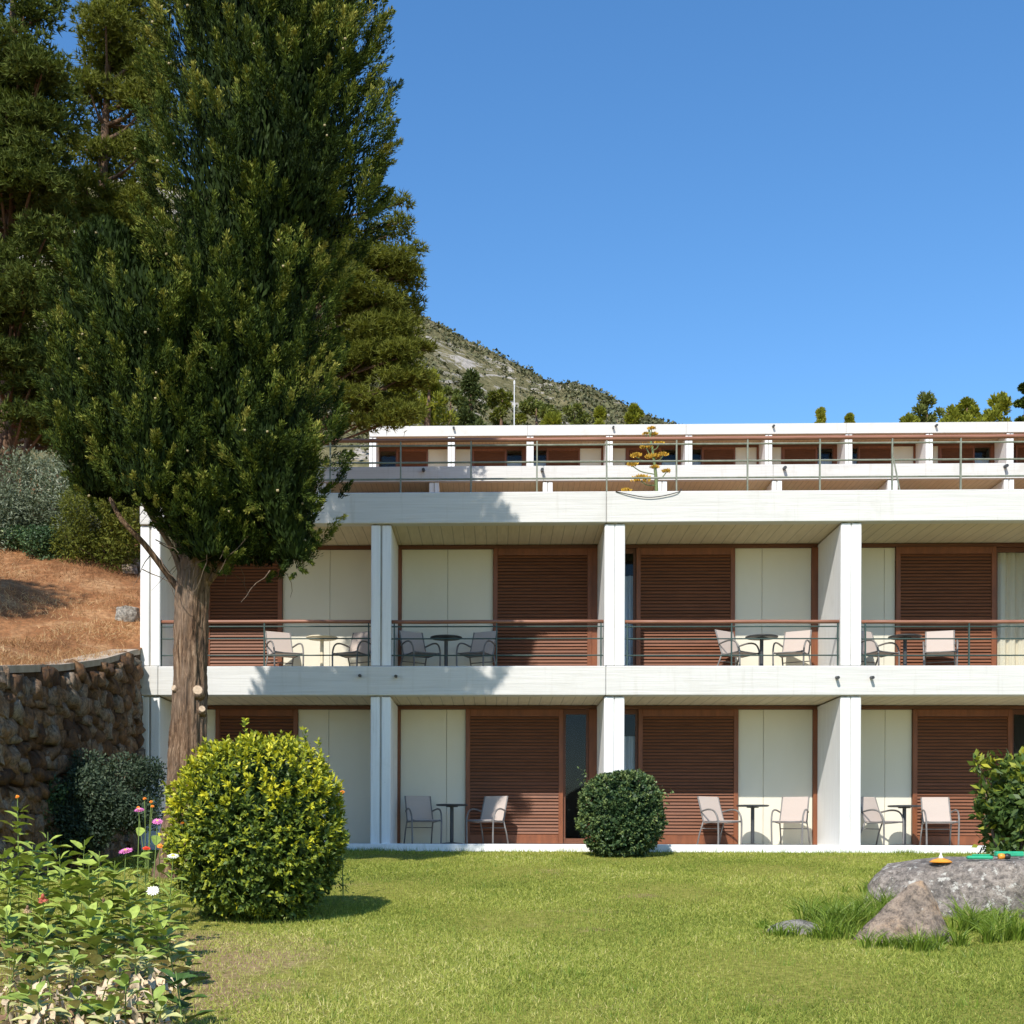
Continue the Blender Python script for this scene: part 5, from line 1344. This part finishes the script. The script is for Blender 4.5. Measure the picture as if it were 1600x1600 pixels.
keep = (RNG.random(n) > np.clip(bare * 0.55 + 0.25 * (pn > 0.25) * (bare > 0.02), 0, 0.9)) & (xy[:, 0] > np.array([wall_x(v) for v in np.minimum(d, 22.5)]) + 0.1)
keep &= RNG.random(n) < np.clip(d / 12, 0.55, 1.0)
xy, d, pn, bare = xy[keep], d[keep], pn[keep], bare[keep]; n = len(xy)
print('grass', n)
zl = lambda q: -1.6 + 0.0653 * q[:, 1] - 0.006
ti = 0.42 + 0.45 * pn + 0.30 * bare + 0.07 * smooth_noise(np.column_stack([xy, np.zeros(n)]), 9.0, 33) + RNG.normal(size=n) * 0.22
thin2 = RNG.random(n) < 0.86
xy, d, pn, ti = xy[thin2], d[thin2], pn[thin2], ti[thin2]; n = len(xy)
blades('lawn_grass', xy, zl, RNG.uniform(0.022, 0.055, n) * (1 + 0.5 * pn), 0.0055 + 0.0004 * d, ti, 'grass_blade', 'short mown yellow-green grass covering the lawn', 'grass', 2.8)
# tall grass round the rocks
def clump(px, py, n, sx, sy):
    g = G(px, py); return np.column_stack([g.x + RNG.normal(size=n) * sx, g.y + RNG.normal(size=n) * sy])
def tufts(specs):
    """grass tufts: blades fan out from many small centres"""
    V = []; o = 0
    for (px, py, nt_, sx, sy, hmin, hmax) in specs:
        c = clump(px, py, nt_, sx, sy)
        for cx, cy in c:
            m = int(RNG.integers(14, 34)); off = RNG.normal(size=(m, 2)) * 0.022; hh = RNG.uniform(hmin, hmax) * 1.3
            base = np.column_stack([cx + off[:, 0], cy + off[:, 1], np.full(m, lawn_z(cx, cy) - 0.01)])
            lean = unit(np.column_stack([off + RNG.normal(size=(m, 2)) * 0.01, np.zeros(m)]))
            up = RNG.uniform(0.2, 0.95, m)[:, None]
            a1 = unit(np.array([0, 0, 1.0]) + lean * up * 0.6); a2 = unit(np.array([0, 0, 0.55]) + lean * up * 1.5)
            L = hh * RNG.uniform(0.6, 1.1, m); side = unit(np.cross(a1, rdir(m))); w_ = RNG.uniform(0.004, 0.0075, m)[:, None]
            mid = base + a1 * (L * 0.55)[:, None]; tip = mid + a2 * (L * 0.5)[:, None]
            V.append(np.stack([base - side * w_, base + side * w_, mid + side * w_ * 0.8, mid - side * w_ * 0.8, mid - side * w_ * 0.8, mid + side * w_ * 0.8, tip, tip], 1))
    v = np.concatenate(V); n = len(v)
    v = v[:, [0, 1, 2, 3, 6]].reshape(-1, 3)
    quad = np.arange(n)[:, None] * 5
    tri = np.concatenate([quad + np.array([0, 1, 2]), quad + np.array([0, 2, 3]), quad + np.array([3, 2, 4])])
    return arr_mesh('tall_grass', v, tri, np.clip(np.repeat(RNG.normal(size=n) * 0.2 + 0.45, 5), 0, 1))
TG = [(1305, 1440, 14, .2, .16, .12, .3), (1330, 1455, 40, .17, .12, .14, .36), (1375, 1432, 18, .16, .12, .16, .34), (1295, 1466, 12, .12, .06, .1, .24), (1400, 1482, 6, .12, .03, .08, .18), (1452, 1486, 10, .1, .03, .1, .22), (1480, 1478, 5, .08, .04, .1, .22), (1520, 1455, 16, .14, .1, .12, .3), (1580, 1470, 18, .16, .08, .14, .34), (1545, 1440, 10, .2, .08, .12, .26), (1240, 1462, 8, .16, .06, .06, .16), (1268, 1438, 4, .1, .1, .1, .3), (1640, 1465, 12, .2, .1, .12, .3), (1205, 1450, 4, .1, .05, .06, .14), (1340, 1395, 4, .2, .1, .08, .2)]
tag(obj('tall_grass', tufts(TG), 'tall_grass', kind='stuff'), 'long uncut grass tufts growing round the boulder and rocks', 'grass')
cl_ = np.concatenate([clump(600, 1324, 260, .35, .05), clump(1375, 1324, 160, .1, .04), clump(1290, 1324, 60, .3, .03), clump(545, 1330, 260, .3, .15), clump(510, 1428, 40, .2, .12), clump(505, 1565, 60, .12, .1), clump(330, 1440, 120, .35, .1), clump(545, 1480, 30, .1, .1)])
edge = np.column_stack([RNG.uniform(-6, 11, 1500), 22.42 - np.abs(RNG.normal(size=1500)) * 0.05])
wd_ = []
for _ in range(210):
    yy_ = RNG.uniform(8.0, 21.0); xx_ = RNG.uniform(-0.2, 0.46) * yy_; wd_.append(np.array([xx_, yy_]) + RNG.normal(size=(int(RNG.integers(6, 22)), 2)) * 0.045)
cl_ = np.concatenate([cl_, edge] + wd_)
m_ = len(cl_); cl_[:, 1] = np.minimum(cl_[:, 1], 22.43)
blades('weed_grass', cl_, zl, RNG.uniform(0.04, 0.12, m_), 0.008, RNG.normal(size=m_) * 0.2 + 0.5, 'tall_grass', 'stray longer weeds along the slab edge and lawn', 'grass', 0.9)
# straw on the slope
n = 46000
y = 15.5 + 13.5 * RNG.random(n); ex = 7 * RNG.random(n) ** 1.3
x = np.interp(np.minimum(y, 22.55), [p[0] for p in WALL_PATH], [p[1] for p in WALL_PATH]) - 0.1 - ex
thin = smooth_noise(np.column_stack([x, y, y * 0]), 3.1, 19) + RNG.normal(size=n) * 0.3 > -0.2
x, y = x[thin], y[thin]; n = len(x)
zz = np.array([hill_z(a, b) for a, b in zip(x, y)])
blades('dry_grass', np.column_stack([x, y]), lambda q: zz, RNG.uniform(0.05, 0.16, n), 0.009, RNG.normal(size=n) * 0.22 + 0.45 + 0.5 * smooth_noise(np.column_stack([x, y, zz]), 2.2, 9), 'straw', 'dry straw and fallen needles covering the slope', 'grass', 2.2)
# loose stones on the slope
for k, (px, py, Yy, s, lb) in enumerate(((200, 968, 21.0, .2, 'grey boulder half buried at the slope edge beside the pier'),
                                     (203, 896, 21.0, .16, 'reddish stone, low one in the heap by the hotel corner'), (207, 884, 21.0, .15, 'reddish stone on top of the heap by the hotel corner'))):
    while Yy < 40 and P(px, py, Yy).z > hill_z(P(px, py, Yy).x, Yy): Yy += 0.05
    X = PX(px, Yy, py); o = obj('rock', rock_mesh('rock', 200 + k, amp=.14), 'rock_pale' if k == 0 else 'rock_pink'); o.location = (X, Yy, hill_z(X, Yy) + s * 0.4); o.scale = (s * 1.9, s * 1.6, s * 1.4 if k else s * 1.5)
    tag(o, lb, 'rock')
# wild grass on the roof edge
n = 1500
x = RNG.uniform(-4, 10, n); x = x[(smooth_noise(np.column_stack([x, x * 0, x * 0]), 2.0, 4) > -0.15)]; n = len(x)
xy = np.column_stack([x, RNG.uniform(FY + 0.35, FY + 1.2, n)])
blades('roof_wild_grass', xy, lambda q: np.full(len(q), 6.12), RNG.uniform(0.12, 0.42, n), 0.007, RNG.normal(size=n) * 0.15 + 0.85, 'tall_grass', 'wispy yellow wild grass growing along the roof edge', 'grass', 1.3)

LBL = {'lawn': 'mown green lawn sloping up to the hotel', 'hillside': 'dry brown slope above the stone wall', 'hillside_behind': '', 'mountain': 'rocky scrub-covered mountain behind the hotel'}
for o in COL.objects:
    if o.parent is None and o.get('kind') == 'structure':
        b = o.name.split('.')[0]
        o['label'] = 'sloping ground behind the front block' if o.name == 'hillside.001' else LBL.get(b, b); o['category'] = 'ground' if b != 'mountain' else 'mountain'
print('objects', len(COL.objects), 'tris', sum(len(m.loops) - 2 * len(m.polygons) for m in bpy.data.meshes))
